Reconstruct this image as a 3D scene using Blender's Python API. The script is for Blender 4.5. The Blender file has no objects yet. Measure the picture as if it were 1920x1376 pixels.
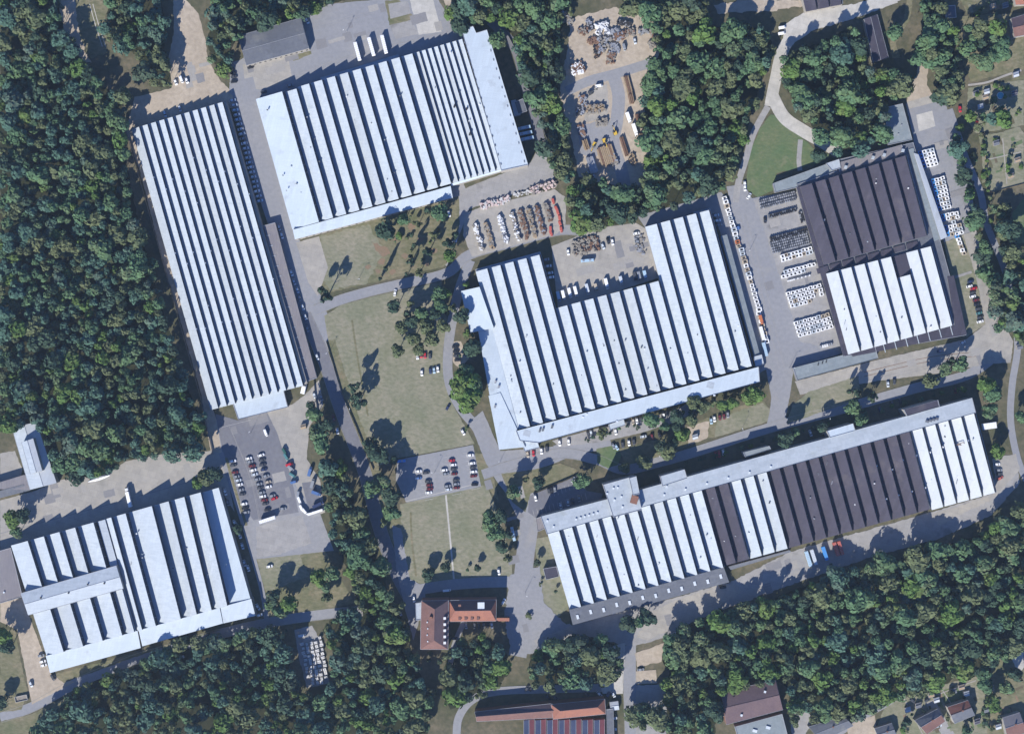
import bpy, math, random
import numpy as np
from mathutils import Vector

# ------------------------------------------------------------------ camera, sky, sun, exposure
S = 0.4            # metres per photo pixel on the ground
H = 900.0          # camera height
W0, H0 = 1920, 1376
scene = bpy.context.scene
cam = bpy.data.cameras.new('camera'); camo = bpy.data.objects.new('camera', cam)
scene.collection.objects.link(camo); scene.camera = camo
camo.location = (0, 0, H); camo.rotation_euler = (0, 0, 0)
cam.sensor_width = 36; cam.lens = 36 * H / (W0 * S)
cam.clip_start = 5; cam.clip_end = 8000

HAZE = 0.00006
EL, AZ = math.radians(33), math.radians(26)          # sun height; shadows fall AZ right of up
world = bpy.data.worlds.new('World'); scene.world = world; world.use_nodes = True
nt = world.node_tree
sky = nt.nodes.new('ShaderNodeTexSky'); sky.sky_type = 'NISHITA'; sky.sun_disc = False
sky.sun_elevation = EL; sky.sun_rotation = math.pi + AZ
sky.air_density = 1.0; sky.dust_density = 0.0; sky.ozone_density = 6.0
tint = nt.nodes.new('ShaderNodeMix'); tint.data_type = 'RGBA'; tint.blend_type = 'MULTIPLY'; tint.inputs[0].default_value = 1
tint.inputs[7].default_value = (.62, .84, 1.22, 1)      # a clear, deep blue sky
nt.links.new(sky.outputs[0], tint.inputs[6]); nt.links.new(tint.outputs[2], nt.nodes['Background'].inputs[0])
nt.nodes['Background'].inputs[1].default_value = 0.08
sl = bpy.data.lights.new('sun', 'SUN'); sl.energy = 5.0; sl.angle = math.radians(0.5); sl.color = (1, 0.95, 0.86)
so = bpy.data.objects.new('sun', sl); scene.collection.objects.link(so)
so.rotation_euler = Vector((math.sin(AZ) * math.cos(EL), math.cos(AZ) * math.cos(EL), -math.sin(EL))).to_track_quat('-Z', 'Y').to_euler()
scene.view_settings.view_transform = 'Standard'; scene.view_settings.look = 'None'
scene.view_settings.exposure = 0.72; scene.view_settings.gamma = 1

# ------------------------------------------------------------------ helpers
COL = scene.collection
R = random.Random(7)

def P(px, py, z=0.0):
    """photo pixel seen at height z -> world point"""
    k = S * (1 - z / H)
    return ((px - 960) * k, (688 - py) * k, z)

def lin(c):
    return tuple((v / 12.92 if v <= 0.04045 else ((v + 0.055) / 1.055) ** 2.4) for v in [x / 255 for x in c])

def tag(o, label=None, cat=None, group=None, kind=None):
    if label: o['label'] = label
    if cat: o['category'] = cat
    if group: o['group'] = group
    if kind: o['kind'] = kind
    return o

def empty(name, loc=(0, 0, 0), rz=0.0):
    o = bpy.data.objects.new(name, None); COL.objects.link(o)
    o.empty_display_size = 1; o.location = loc; o.rotation_euler = (0, 0, rz)
    return o

class MB:
    def __init__(s): s.v = []; s.f = []
    def face(s, pts):
        n = len(s.v); s.v += [tuple(p) for p in pts]; s.f.append(list(range(n, n + len(pts)))); return s
    def prism(s, poly, z0, z1, bottom=False):
        """poly: world xy list counter-clockwise or not; vertical prism"""
        a = sum(poly[i][0] * poly[(i + 1) % len(poly)][1] - poly[(i + 1) % len(poly)][0] * poly[i][1] for i in range(len(poly)))
        if a < 0: poly = poly[::-1]
        n = len(s.v); m = len(poly)
        s.v += [(p[0], p[1], z0) for p in poly] + [(p[0], p[1], z1) for p in poly]
        for i in range(m):
            j = (i + 1) % m; s.f.append([n + i, n + j, n + m + j, n + m + i])
        s.f.append([n + m + i for i in range(m)])
        if bottom: s.f.append([n + i for i in range(m)][::-1])
        return s
    def box(s, c, d, rz=0.0):
        cx, cy, cz = c; dx, dy, dz = d[0] / 2, d[1] / 2, d[2] / 2
        ca, sa = math.cos(rz), math.sin(rz)
        q = [(cx + x * ca - y * sa, cy + x * sa + y * ca) for x, y in ((-dx, -dy), (dx, -dy), (dx, dy), (-dx, dy))]
        return s.prism(q, cz - dz, cz + dz, True)
    def tube(s, p, q, r0, r1=None, n=6):
        r1 = r0 if r1 is None else r1
        p, q = Vector(p), Vector(q); d = (q - p).normalized()
        a = d.orthogonal().normalized(); b = d.cross(a); k = len(s.v)
        for c, r in ((p, r0), (q, r1)):
            for i in range(n):
                t = 2 * math.pi * i / n; w = c + a * math.cos(t) * r + b * math.sin(t) * r; s.v.append(tuple(w))
        for i in range(n):
            j = (i + 1) % n; s.f.append([k + i, k + j, k + n + j, k + n + i])
        s.f.append([k + i for i in range(n)][::-1]); s.f.append([k + n + i for i in range(n)])
        return s
    def build(s, name, mat, parent=None):
        me = bpy.data.meshes.new(name); me.from_pydata(s.v, [], s.f); me.materials.append(mat); me.update()
        o = bpy.data.objects.new(name, me); COL.objects.link(o)
        if parent is not None: o.parent = parent
        return o

def dup(root, loc, rz=0.0, sc=None, color=None):
    r = root.copy(); COL.objects.link(r); r.location = loc; r.rotation_euler = (0, 0, rz)
    if sc is not None: r.scale = sc
    for ch in list(root.children):
        c = ch.copy(); COL.objects.link(c); c.parent = r
        if color: c.color = color
        for g in ch.children:
            d = g.copy(); COL.objects.link(d); d.parent = c
            if color: d.color = color
    if color: r.color = color
    return r

ORD = ['first', 'second', 'third', 'fourth', 'fifth', 'sixth', 'seventh', 'eighth', 'ninth', 'tenth', 'eleventh', 'twelfth', 'thirteenth',
       'fourteenth', 'fifteenth', 'sixteenth', 'seventeenth', 'eighteenth', 'nineteenth', 'twentieth', 'twenty-first', 'twenty-second',
       'twenty-third', 'twenty-fourth', 'twenty-fifth', 'twenty-sixth', 'twenty-seventh', 'twenty-eighth', 'twenty-ninth', 'thirtieth',
       'thirty-first', 'thirty-second', 'thirty-third', 'thirty-fourth', 'thirty-fifth', 'thirty-sixth', 'thirty-seventh', 'thirty-eighth',
       'thirty-ninth', 'fortieth', 'forty-first', 'forty-second']

# ------------------------------------------------------------------ materials
def mat(name, cols, scales=(0.05, 0.6), rough=0.85, spec=0.25, contrast=(0.35, 0.65), bump=0.0, metal=0.0, objcol=False, streak=None, stain=None, panel=None):
    """cols: 2-3 sRGB-ish linear colours mixed by two noises of world position"""
    m = bpy.data.materials.new(name); m.use_nodes = True; n = m.node_tree; N = n.nodes; L = n.links
    b = N['Principled BSDF']; b.inputs['Roughness'].default_value = rough
    b.inputs['Specular IOR Level'].default_value = spec; b.inputs['Metallic'].default_value = metal
    if objcol:
        oi = N.new('ShaderNodeObjectInfo'); L.new(oi.outputs['Color'], b.inputs['Base Color']); return m
    g = N.new('ShaderNodeNewGeometry'); pos = g.outputs['Position']
    if streak is not None:
        mp = N.new('ShaderNodeMapping'); mp.inputs['Rotation'].default_value = (0, 0, streak[0]); mp.inputs['Scale'].default_value = (streak[1], streak[2], 1)
        L.new(pos, mp.inputs['Vector']); pos2 = mp.outputs[0]
    else: pos2 = pos
    def noise(sc, det, p, c0, c1):
        t = N.new('ShaderNodeTexNoise'); t.inputs['Scale'].default_value = sc; t.inputs['Detail'].default_value = det
        t.inputs['Roughness'].default_value = 0.6; L.new(p, t.inputs['Vector'])
        r = N.new('ShaderNodeMapRange'); r.inputs[1].default_value = c0; r.inputs[2].default_value = c1
        L.new(t.outputs['Fac'], r.inputs[0]); return r.outputs[0], t.outputs['Fac']
    def mix(f, a, c):
        x = N.new('ShaderNodeMix'); x.data_type = 'RGBA'
        if isinstance(f, float): x.inputs[0].default_value = f
        else: L.new(f, x.inputs[0])
        for i, q in ((6, a), (7, c)):
            if isinstance(q, tuple): x.inputs[i].default_value = q + (1,) if len(q) == 3 else q
            else: L.new(q, x.inputs[i])
        return x.outputs[2]
    f1, _ = noise(scales[0], 4, pos, *contrast)
    f2, raw2 = noise(scales[1], 5, pos2, *contrast)
    c = mix(f1, cols[0], cols[1])
    if len(cols) > 2:
        h = N.new('ShaderNodeMath'); h.operation = 'MULTIPLY'; h.inputs[1].default_value = 0.6; L.new(f2, h.inputs[0])
        c = mix(h.outputs[0], c, cols[2])
    if stain:
        f3, _ = noise(stain[1], 3, pos, 0.60, 0.72)
        h = N.new('ShaderNodeMath'); h.operation = 'MULTIPLY'; h.inputs[1].default_value = stain[2]; L.new(f3, h.inputs[0])
        c = mix(h.outputs[0], c, stain[0])
    if panel:                 # sheets or slabs: rotation, length, width, tone spread, joint tone
        mp = N.new('ShaderNodeMapping'); mp.inputs['Rotation'].default_value = (0, 0, panel[0]); L.new(pos, mp.inputs['Vector'])
        bk = N.new('ShaderNodeTexBrick'); L.new(mp.outputs[0], bk.inputs['Vector']); bk.inputs['Scale'].default_value = 1
        lo, hi, jt = 1 - panel[3], 1 + panel[3], panel[4]
        bk.inputs['Color1'].default_value = (lo, lo, lo, 1); bk.inputs['Color2'].default_value = (hi, hi, hi, 1); bk.inputs['Mortar'].default_value = (jt, jt, jt, 1)
        bk.inputs['Brick Width'].default_value = panel[1]; bk.inputs['Row Height'].default_value = panel[2]; bk.inputs['Mortar Size'].default_value = .09; bk.inputs['Mortar Smooth'].default_value = .4
        x = N.new('ShaderNodeMix'); x.data_type = 'RGBA'; x.blend_type = 'MULTIPLY'; x.inputs[0].default_value = 1; L.new(c, x.inputs[6]); L.new(bk.outputs['Color'], x.inputs[7]); c = x.outputs[2]
    L.new(c, b.inputs['Base Color'])
    if bump:
        bp = N.new('ShaderNodeBump'); bp.inputs['Strength'].default_value = 1; bp.inputs['Distance'].default_value = bump
        L.new(raw2, bp.inputs['Height']); L.new(bp.outputs[0], b.inputs['Normal'])
    return m

RD = math.radians
M = {}
M['ground'] = mat('ground_mat', [(.085, .088, .050), (.17, .145, .10), (.05, .058, .035)], (0.03, 0.25), .95, .1, bump=.3)
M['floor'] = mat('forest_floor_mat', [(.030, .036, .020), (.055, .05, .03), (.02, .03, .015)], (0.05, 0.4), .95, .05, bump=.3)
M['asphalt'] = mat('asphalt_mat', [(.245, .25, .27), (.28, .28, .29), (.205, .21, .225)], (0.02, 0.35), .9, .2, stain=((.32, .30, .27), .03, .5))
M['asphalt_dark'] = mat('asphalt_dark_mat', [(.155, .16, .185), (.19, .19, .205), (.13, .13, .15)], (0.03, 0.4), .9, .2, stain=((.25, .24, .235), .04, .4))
M['concrete'] = mat('concrete_mat', [(.37, .345, .305), (.315, .30, .275), (.26, .25, .235)], (0.025, 0.22), .9, .2, stain=((.21, .20, .18), .05, .6), panel=(RD(15), 6.0, 5.0, .05, .80))
M['concrete_grey'] = mat('concrete_grey_mat', [(.325, .315, .305), (.285, .28, .275), (.24, .235, .235)], (0.025, 0.25), .9, .2, stain=((.13, .125, .12), .06, .6), panel=(RD(15), 6.0, 5.0, .05, .80))
M['concrete_light'] = mat('concrete_light_mat', [(.50, .48, .44), (.43, .415, .385), (.34, .33, .305)], (0.04, 0.25), .9, .2, panel=(RD(15), 6.0, 5.0, .05, .80))
M['sand'] = mat('sand_mat', [(.46, .395, .315), (.38, .325, .26), (.28, .235, .185)], (0.05, 0.3), .95, .1, bump=.2)
M['grass_dry'] = mat('grass_dry_mat', [(.195, .20, .135), (.285, .26, .20), (.115, .13, .075)], (0.035, .45), .95, .1, bump=.15, stain=((.27, .245, .19), .1, .7), streak=(RD(72), .6, 1.1))
M['grass_olive'] = mat('grass_olive_mat', [(.145, .15, .085), (.25, .215, .145), (.08, .09, .045)], (0.05, .45), .95, .1, bump=.2, stain=((.23, .18, .12), .09, .7), streak=(RD(72), .6, 1.1))
M['grass_green'] = mat('grass_green_mat', [(.105, .155, .075), (.15, .17, .09), (.075, .115, .055)], (0.06, .45), .95, .1, bump=.15, stain=((.19, .19, .12), .12, .6), streak=(RD(72), .6, 1.1))
M['roof_white'] = mat('roof_white_mat', [(.43, .48, .53), (.41, .46, .51), (.32, .37, .42)], (0.03, 0.5), .55, .3, streak=(RD(15), .12, 1.6), stain=((.27, .31, .35), .11, .45), panel=(RD(15.5), 2.4, 11.0, .035, .90))
M['roof_worn'] = mat('roof_worn_mat', [(.395, .437, .475), (.37, .41, .45), (.30, .34, .38)], (0.03, 0.5), .55, .3, streak=(RD(15), .12, 1.6), stain=((.27, .31, .35), .14, .5), panel=(RD(15.5), 2.4, 11.0, .035, .90))
M['roof_flat'] = mat('roof_flat_mat', [(.49, .555, .61), (.46, .53, .59), (.42, .49, .555)], (0.04, 0.5), .55, .3, streak=(RD(15), .15, 3.0), stain=((.33, .365, .40), .10, .5), panel=(RD(15.5), 2.4, 11.0, .035, .90))  # same metal as roof_white, colour lightened to make up for less sun when flat
M['soil'] = mat('soil_mat', [(.25, .165, .115), (.21, .16, .11), (.17, .14, .09)], (0.08, 0.8), .95, .1, bump=.1)
M['roof_bright'] = mat('roof_bright_mat', [(.47, .50, .53), (.445, .48, .515), (.41, .45, .49)], (0.03, 0.5), .55, .3, streak=(RD(15), .15, 3.0), stain=((.33, .35, .37), .11, .35), panel=(RD(15.5), 2.4, 11.0, .035, .90))
M['roof_pale'] = mat('roof_pale_mat', [(.36, .405, .45), (.40, .44, .485), (.30, .345, .39)], (0.06, 0.5), .7, .3, stain=((.30, .33, .33), .09, .6), panel=(RD(-15), 7.0, 3.4, .06, .88))
M['roof_brown'] = mat('roof_brown_mat', [(.052, .048, .070), (.064, .060, .084), (.040, .038, .056)], (0.05, 0.6), .8, .3, streak=(RD(15), .12, 3.0), stain=((.13, .115, .12), .05, .35), panel=(RD(15.5), 2.2, 9.0, .09, .85))
M['roof_grey'] = mat('roof_grey_mat', [(.115, .125, .15), (.14, .15, .17), (.09, .10, .125)], (0.05, 0.5), .85, .25, stain=((.20, .20, .19), .08, .5), panel=(RD(-15), 7.0, 3.4, .06, .88))
M['roof_bitumen'] = mat('roof_bitumen_mat', [(.20, .19, .205), (.24, .225, .23), (.16, .15, .165)], (0.05, 0.5), .9, .2, streak=(RD(15), 2.5, .3), stain=((.25, .24, .22), .25, .7))
M['roof_green'] = mat('roof_greygreen_mat', [(.21, .245, .265), (.24, .27, .285), (.17, .20, .215)], (0.06, 0.5), .85, .25, stain=((.28, .30, .30), .1, .5), panel=(RD(-15), 7.0, 3.4, .06, .88))
M['roof_solar'] = mat('solar_mat', [(.03, .04, .08), (.045, .055, .10)], (0.1, 0.6), .25, .5)
M['tile_red'] = mat('tile_red_mat', [(.30, .13, .085), (.24, .11, .08), (.18, .085, .07)], (0.15, 0.9), .85, .2, bump=.05)
M['tile_brown'] = mat('tile_brown_mat', [(.155, .085, .075), (.20, .11, .095), (.115, .07, .065)], (0.12, 0.9), .85, .2, bump=.05)
M['tile_plum'] = mat('tile_plum_mat', [(.12, .085, .095), (.15, .105, .11), (.09, .065, .075)], (0.12, 0.9), .85, .2, bump=.05)
M['wall'] = mat('wall_render_mat', [(.36, .34, .31), (.30, .285, .26), (.24, .225, .205)], (0.1, 0.8), .9, .2)
M['wall_grey'] = mat('wall_grey_mat', [(.22, .22, .22), (.18, .18, .185), (.15, .15, .15)], (0.1, 0.8), .9, .2)
M['brick'] = mat('brick_mat', [(.26, .13, .09), (.21, .11, .08), (.17, .09, .07)], (0.1, 1.5), .9, .2)
M['glazing'] = mat('glazing_mat', [(.035, .042, .055), (.06, .07, .085), (.02, .025, .035)], (0.15, 1.2), .35, .5)
M['glass'] = mat('window_glass_mat', [(.02, .025, .035), (.035, .04, .05)], (0.5, 2), .15, .6)
M['skylight'] = mat('skylight_mat', [(.62, .66, .70), (.50, .55, .6)], (0.5, 2), .4, .5)
M['metal'] = mat('metal_mat', [(.42, .43, .45), (.33, .34, .36)], (0.3, 2), .45, .5, metal=.4)
M['white'] = mat('white_paint_mat', [(.74, .75, .76), (.68, .69, .70), (.58, .585, .59)], (0.2, 1.2), .6, .3)
M['marking'] = mat('marking_mat', [(.55, .55, .54), (.42, .42, .41)], (0.3, 2), .8, .2)
M['pink'] = mat('pink_wrap_mat', [(.55, .42, .40), (.60, .54, .52), (.42, .30, .28)], (0.3, 1.5), .8, .2)
M['bed'] = mat('garden_bed_mat', [(.11, .085, .06), (.085, .10, .05), (.16, .13, .09)], (0.15, 1.2), .95, .1)
M['repair'] = mat('repair_asphalt_mat', [(.205, .205, .215), (.235, .23, .235), (.18, .18, .19)], (0.05, 0.6), .9, .2)
M['repair_pale'] = mat('repair_concrete_mat', [(.30, .29, .275), (.34, .325, .305), (.26, .25, .24)], (0.05, 0.6), .9, .2)
M['roof_crimson'] = mat('crimson_roof_mat', [(.24, .07, .08), (.19, .06, .07), (.15, .06, .065)], (0.15, 0.9), .7, .3)
M['kerb'] = mat('kerb_mat', [(.32, .31, .28), (.25, .24, .21)], (0.2, 1.5), .9, .2)
M['dark'] = mat('dark_mat', [(.025, .025, .03), (.04, .04, .045)], (0.5, 2), .7, .3)
M['rust'] = mat('rust_mat', [(.17, .095, .065), (.12, .075, .055), (.24, .15, .10)], (0.4, 1.5), .85, .3)
M['wood'] = mat('timber_mat', [(.30, .22, .14), (.22, .16, .10), (.37, .30, .21)], (0.4, 1.5), .9, .2)
M['rubble'] = mat('rubble_mat', [(.24, .22, .19), (.13, .115, .10), (.36, .34, .31)], (0.3, 1.2), .95, .1)
M['paint'] = mat('paint_mat', [], rough=.35, spec=.5, objcol=True)
M['paintmat'] = mat('matt_paint_mat', [], rough=.75, spec=.25, objcol=True)
M['tyre'] = mat('tyre_mat', [(.02, .02, .02), (.03, .03, .03)], (1, 2), .9, .2)
M['bark'] = mat('bark_mat', [(.10, .08, .06), (.07, .055, .04)], (0.5, 2), .95, .1)
#HAZE
M['pool'] = mat('pool_mat', [(.06, .30, .38), (.09, .38, .46)], (0.5, 2), .15, .5)

def leaf_mat(name, base, alt, alt2, amt=1.0):
    m = bpy.data.materials.new(name); m.use_nodes = True; n = m.node_tree; N = n.nodes; L = n.links
    b = N['Principled BSDF']; b.inputs['Roughness'].default_value = .8; b.inputs['Specular IOR Level'].default_value = .15
    g = N.new('ShaderNodeNewGeometry')
    vo = N.new('ShaderNodeTexVoronoi'); vo.voronoi_dimensions = '2D'; vo.inputs['Scale'].default_value = .085
    L.new(g.outputs['Position'], vo.inputs['Vector'])
    sp = N.new('ShaderNodeSeparateColor'); L.new(vo.outputs['Color'], sp.inputs[0])
    no = N.new('ShaderNodeTexNoise'); no.inputs['Scale'].default_value = .7; no.inputs['Detail'].default_value = 3; L.new(g.outputs['Position'], no.inputs['Vector'])
    def mr(o, a, c, d=0., e=1.):
        r = N.new('ShaderNodeMapRange'); r.inputs[1].default_value = a; r.inputs[2].default_value = c
        r.inputs[3].default_value = d; r.inputs[4].default_value = e; L.new(o, r.inputs[0]); return r.outputs[0]
    def mx(f, a, c):
        x = N.new('ShaderNodeMix'); x.data_type = 'RGBA'; L.new(f, x.inputs[0])
        for i, q in ((6, a), (7, c)):
            if isinstance(q, tuple): x.inputs[i].default_value = q + (1,)
            else: L.new(q, x.inputs[i])
        return x.outputs[2]
    c = mx(mr(sp.outputs[0], .45, 1, 0, amt), base, alt)
    c = mx(mr(sp.outputs[1], .72, 1, 0, amt), c, alt2)
    c = mx(mr(no.outputs['Fac'], .4, .66, 0, .55), c, tuple(v * 1.9 for v in base))
    L.new(c, b.inputs['Base Color'])
    return m
M['leaf'] = leaf_mat('foliage_mat', (.058, .108, .056), (.080, .122, .052), (.100, .116, .064), .9)
M['leaf_blue'] = leaf_mat('foliage_bluegreen_mat', (.046, .092, .070), (.058, .105, .070), (.085, .100, .078), .8)
M['leaf_bright'] = leaf_mat('foliage_bright_mat', (.062, .112, .032), (.085, .125, .034), (.10, .115, .045), .8)
M['leaf_olive'] = leaf_mat('foliage_olive_mat', (.078, .098, .050), (.095, .108, .052), (.062, .090, .046), .8)
M['leaf_dark'] = leaf_mat('foliage_dark_mat', (.032, .058, .040), (.044, .070, .042), (.06, .072, .048), .8)

# ------------------------------------------------------------------ ground, yards, roads, lawns (each sheet a few cm above the one below)
LAY = {}            # how many sheets already lie on each 12-pixel cell
def cells_of(pts, line=False):
    out = set()
    if line:
        for i in range(len(pts) - 1):
            a, b = pts[i], pts[i + 1]; n = int(math.hypot(b[0] - a[0], b[1] - a[1]) / 5) + 1
            for k in range(n + 1):
                x, y = a[0] + (b[0] - a[0]) * k / n, a[1] + (b[1] - a[1]) * k / n
                for dx in (-line, 0, line):
                    for dy in (-line, 0, line): out.add((int((x + dx) // 12), int((y + dy) // 12)))
        return out
    xs = [p[0] for p in pts]; ys = [p[1] for p in pts]
    for cx in range(int(min(xs) // 12) - 1, int(max(xs) // 12) + 2):
        for cy in range(int(min(ys) // 12) - 1, int(max(ys) // 12) + 2):
            x, y = cx * 12 + 6, cy * 12 + 6; c = False; j = len(pts) - 1
            for i in range(len(pts)):
                xi, yi = pts[i]; xj, yj = pts[j]
                if (yi > y) != (yj > y) and x < (xj - xi) * (y - yi) / (yj - yi) + xi: c = not c
                j = i
            if c: out.add((cx, cy))
    ed = list(pts) + [pts[0]]
    return out | cells_of(ed, 6)
def nz(cells=()):
    lv = 1 + max([LAY.get(c, 0) for c in cells] or [0])
    for c in cells: LAY[c] = lv
    return 0.01 + 0.008 * lv

def rough_edge(pts, amp, step=3.0, rnd=None):
    rnd = rnd or R; out = []
    for i in range(len(pts)):
        a, b = pts[i], pts[(i + 1) % len(pts)]; d = math.hypot(b[0] - a[0], b[1] - a[1]); k = max(1, int(d / step))
        for j in range(k):
            t = j / k; out.append((a[0] + (b[0] - a[0]) * t + (rnd.uniform(-amp, amp) if j else 0), a[1] + (b[1] - a[1]) * t + (rnd.uniform(-amp, amp) if j else 0)))
    return out

def sheet(name, pts, m, z=None, amp=0.0, kind='structure'):
    z = nz(cells_of(pts)) if z is None else z
    if amp: pts = rough_edge(pts, amp, 5)
    o = MB().face([P(x, y, z) for x, y in pts]).build(name, M[m])
    import bmesh
    bm = bmesh.new(); bm.from_mesh(o.data); bmesh.ops.triangulate(bm, faces=bm.faces[:]); 
    for f in bm.faces:
        if f.normal.z < 0: f.normal_flip()
    bm.to_mesh(o.data); bm.free()
    return tag(o, kind=kind)

def smooth(pts, k=6):
    out = []; n = len(pts)
    for i in range(n - 1):
        p0 = pts[max(0, i - 1)]; p1 = pts[i]; p2 = pts[i + 1]; p3 = pts[min(n - 1, i + 2)]
        for j in range(k):
            t = j / k; out.append(tuple(0.5 * (2 * p1[c] + (p2[c] - p0[c]) * t + (2 * p0[c] - 5 * p1[c] + 4 * p2[c] - p3[c]) * t * t + (3 * p1[c] - p0[c] - 3 * p2[c] + p3[c]) * t ** 3) for c in (0, 1)))
    out.append(pts[-1]); return out

def offs(pts, w):
    o = []
    for i, p in enumerate(pts):
        a = pts[max(0, i - 1)]; b = pts[min(len(pts) - 1, i + 1)]; dx, dy = b[0] - a[0], b[1] - a[1]; l = math.hypot(dx, dy) or 1
        o.append((p[0] - dy / l * w, p[1] + dx / l * w))
    return o

def road(name, pts, w, m, kerb=False, z=None, k=6):
    """w: width in photo pixels; a strip of quads following the centre line"""
    pts = smooth(pts, k) if len(pts) > 2 else pts
    z = nz(cells_of(pts, w / 2 + 1)) if z is None else z
    a, b = offs(pts, w / 2), offs(pts, -w / 2); mb = MB()
    for i in range(len(pts) - 1):
        mb.face([P(*a[i], z), P(*a[i + 1], z), P(*b[i + 1], z), P(*b[i], z)][::1])
    o = tag(mb.build(name, M[m]), kind='structure')
    if kerb:
        kb = MB()
        for sgn in (1, -1):
            e0, e1 = offs(pts, sgn * w / 2), offs(pts, sgn * (w / 2 + .6))
            for i in range(len(pts) - 1):
                q = [P(*e0[i], 0)[:2], P(*e0[i + 1], 0)[:2], P(*e1[i + 1], 0)[:2], P(*e1[i], 0)[:2]]
                kb.prism(q, 0.0, z + .12)
        tag(kb.build('kerb', M['kerb']), kind='structure')
    return o

g = MB(); g.face([(-1500, -1500, 0), (1500, -1500, 0), (1500, 1500, 0), (-1500, 1500, 0)])
tag(g.build('ground', M['ground']), kind='structure')

# wood polygons (photo pixels); the forest floor lies under them, the trees are planted in them further down
WOODS = {
 'the left edge wood': [(0, 0), (108, 0), (118, 45), (140, 90), (160, 130), (185, 160), (232, 180), (230, 240), (240, 320), (262, 430), (298, 560), (335, 680), (370, 770), (385, 845), (345, 852), (235, 862), (200, 885), (150, 900), (112, 885), (85, 815), (60, 795), (0, 800)],
 'the wood between top left tracks': [(205, 0), (300, 0), (312, 40), (308, 95), (300, 120), (230, 90), (196, 62)],
 'the top left clump': [(262, 100), (305, 110), (322, 150), (315, 165), (290, 160), (262, 140)],
 'the wood behind the grey shed': [(398, 0), (650, 0), (625, 6), (590, 16), (562, 32), (447, 58), (436, 85), (432, 110), (420, 140), (395, 112), (388, 72), (402, 40)],
 'the belt right of the upper hall': [(848, 0), (1062, 0), (1066, 20), (1052, 60), (1048, 120), (1045, 190), (1062, 262), (1080, 330), (1050, 340), (1030, 300), (1012, 250), (1000, 200), (985, 150), (972, 95), (955, 60), (915, 30), (885, 42), (862, 50), (845, 25)],
 'the scrapyard wood': [(1165, 0), (1322, 0), (1330, 48), (1430, 52), (1448, 80), (1436, 130), (1420, 180), (1396, 255), (1372, 320), (1355, 350), (1340, 365), (1265, 385), (1205, 402), (1165, 418), (1092, 432), (1070, 400), (1068, 350), (1100, 335), (1150, 345), (1188, 362), (1216, 318), (1208, 260), (1204, 190), (1225, 120), (1232, 60), (1200, 30)],
 'the round top right wood': [(1492, 98), (1540, 78), (1595, 52), (1604, 60), (1620, 118), (1640, 128), (1668, 126), (1690, 150), (1700, 165), (1660, 195), (1655, 260), (1615, 285), (1568, 285), (1525, 240), (1500, 212), (1472, 160), (1466, 110)],
 'the top right garden trees': [(1725, 0), (1770, 0), (1788, 60), (1796, 120), (1802, 180), (1785, 200), (1762, 170), (1752, 130), (1735, 70)],
 'the top right corner': [(1812, 50), (1845, 42), (1885, 58), (1888, 100), (1860, 118), (1828, 122), (1812, 95)],
 'the top right hedgerow': [(1816, 222), (1850, 218), (1880, 205), (1895, 215), (1870, 240), (1832, 246)],
 'the row along the right lane': [(1785, 250), (1800, 250), (1812, 330), (1840, 430), (1862, 520), (1890, 600), (1868, 620), (1850, 540), (1822, 400), (1795, 310)],
 'the right edge trees': [(1862, 385), (1895, 380), (1896, 440), (1902, 470), (1920, 500), (1920, 640), (1905, 640), (1888, 520)],
 'the bottom right wood': [(1245, 1195), (1300, 1170), (1360, 1150), (1420, 1135), (1490, 1105), (1580, 1075), (1660, 1055), (1750, 1030), (1830, 1005), (1900, 965), (1920, 950), (1920, 1215), (1890, 1240), (1850, 1262), (1800, 1262), (1760, 1290), (1690, 1305), (1620, 1350), (1560, 1345), (1490, 1350), (1478, 1290), (1450, 1272), (1345, 1298), (1340, 1376), (1240, 1376), (1190, 1350), (1185, 1330), (1240, 1315), (1255, 1262), (1240, 1235)],
 'the bottom left wood': [(115, 1310), (180, 1275), (260, 1240), (345, 1208), (420, 1195), (490, 1180), (525, 1185), (536, 1215), (552, 1300), (620, 1302), (632, 1240), (605, 1180), (622, 1160), (672, 1135), (725, 1100), (755, 1165), (775, 1230), (800, 1290), (802, 1376), (60, 1376)],
 'the access road belt': [(608, 872), (640, 868), (655, 900), (668, 960), (690, 1010), (715, 1060), (728, 1105), (672, 1135), (655, 1080), (630, 1020), (618, 960)],
 'the trees below the office block': [(855, 1205), (905, 1190), (948, 1215), (955, 1262), (930, 1292), (885, 1305), (845, 1330), (830, 1300), (835, 1240)],
 'the lower middle trees': [(995, 1225), (1060, 1200), (1125, 1195), (1168, 1215), (1160, 1250), (1120, 1275), (1080, 1290), (1010, 1290), (992, 1260)],
}
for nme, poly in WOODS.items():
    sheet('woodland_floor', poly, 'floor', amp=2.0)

# --- beige and grey yards
sheet('yard', [(325, 0), (348, 0), (372, 26), (384, 70), (390, 112), (412, 150), (430, 168), (470, 178), (480, 200), (400, 205), (245, 250), (238, 236), (252, 182), (300, 172), (322, 165), (316, 110), (326, 60)], 'sand', amp=1)
sheet('path', [(232, 240), (250, 240), (398, 765), (412, 800), (420, 860), (398, 862), (384, 790), (378, 740), (300, 470), (262, 320)], 'sand', amp=.8)
sheet('track', [(106, 0), (140, 0), (150, 50), (160, 100), (172, 118), (160, 118), (140, 96), (122, 60)], 'sand', amp=2)
sheet('verge', [(140, 0), (205, 0), (196, 40), (200, 100), (170, 110), (150, 70)], 'grass_olive', amp=2)
for dx in (0, 6):
    road('rail', [(168 + dx, 8), (178 + dx, 44), (192 + dx, 88)], 1.3, 'concrete_light')
sheet('yard', [(432, 118), (452, 112), (575, 20), (620, 8), (705, 0), (822, 0), (850, 50), (868, 58), (870, 95), (480, 205), (430, 175)], 'asphalt', amp=.5)
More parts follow.
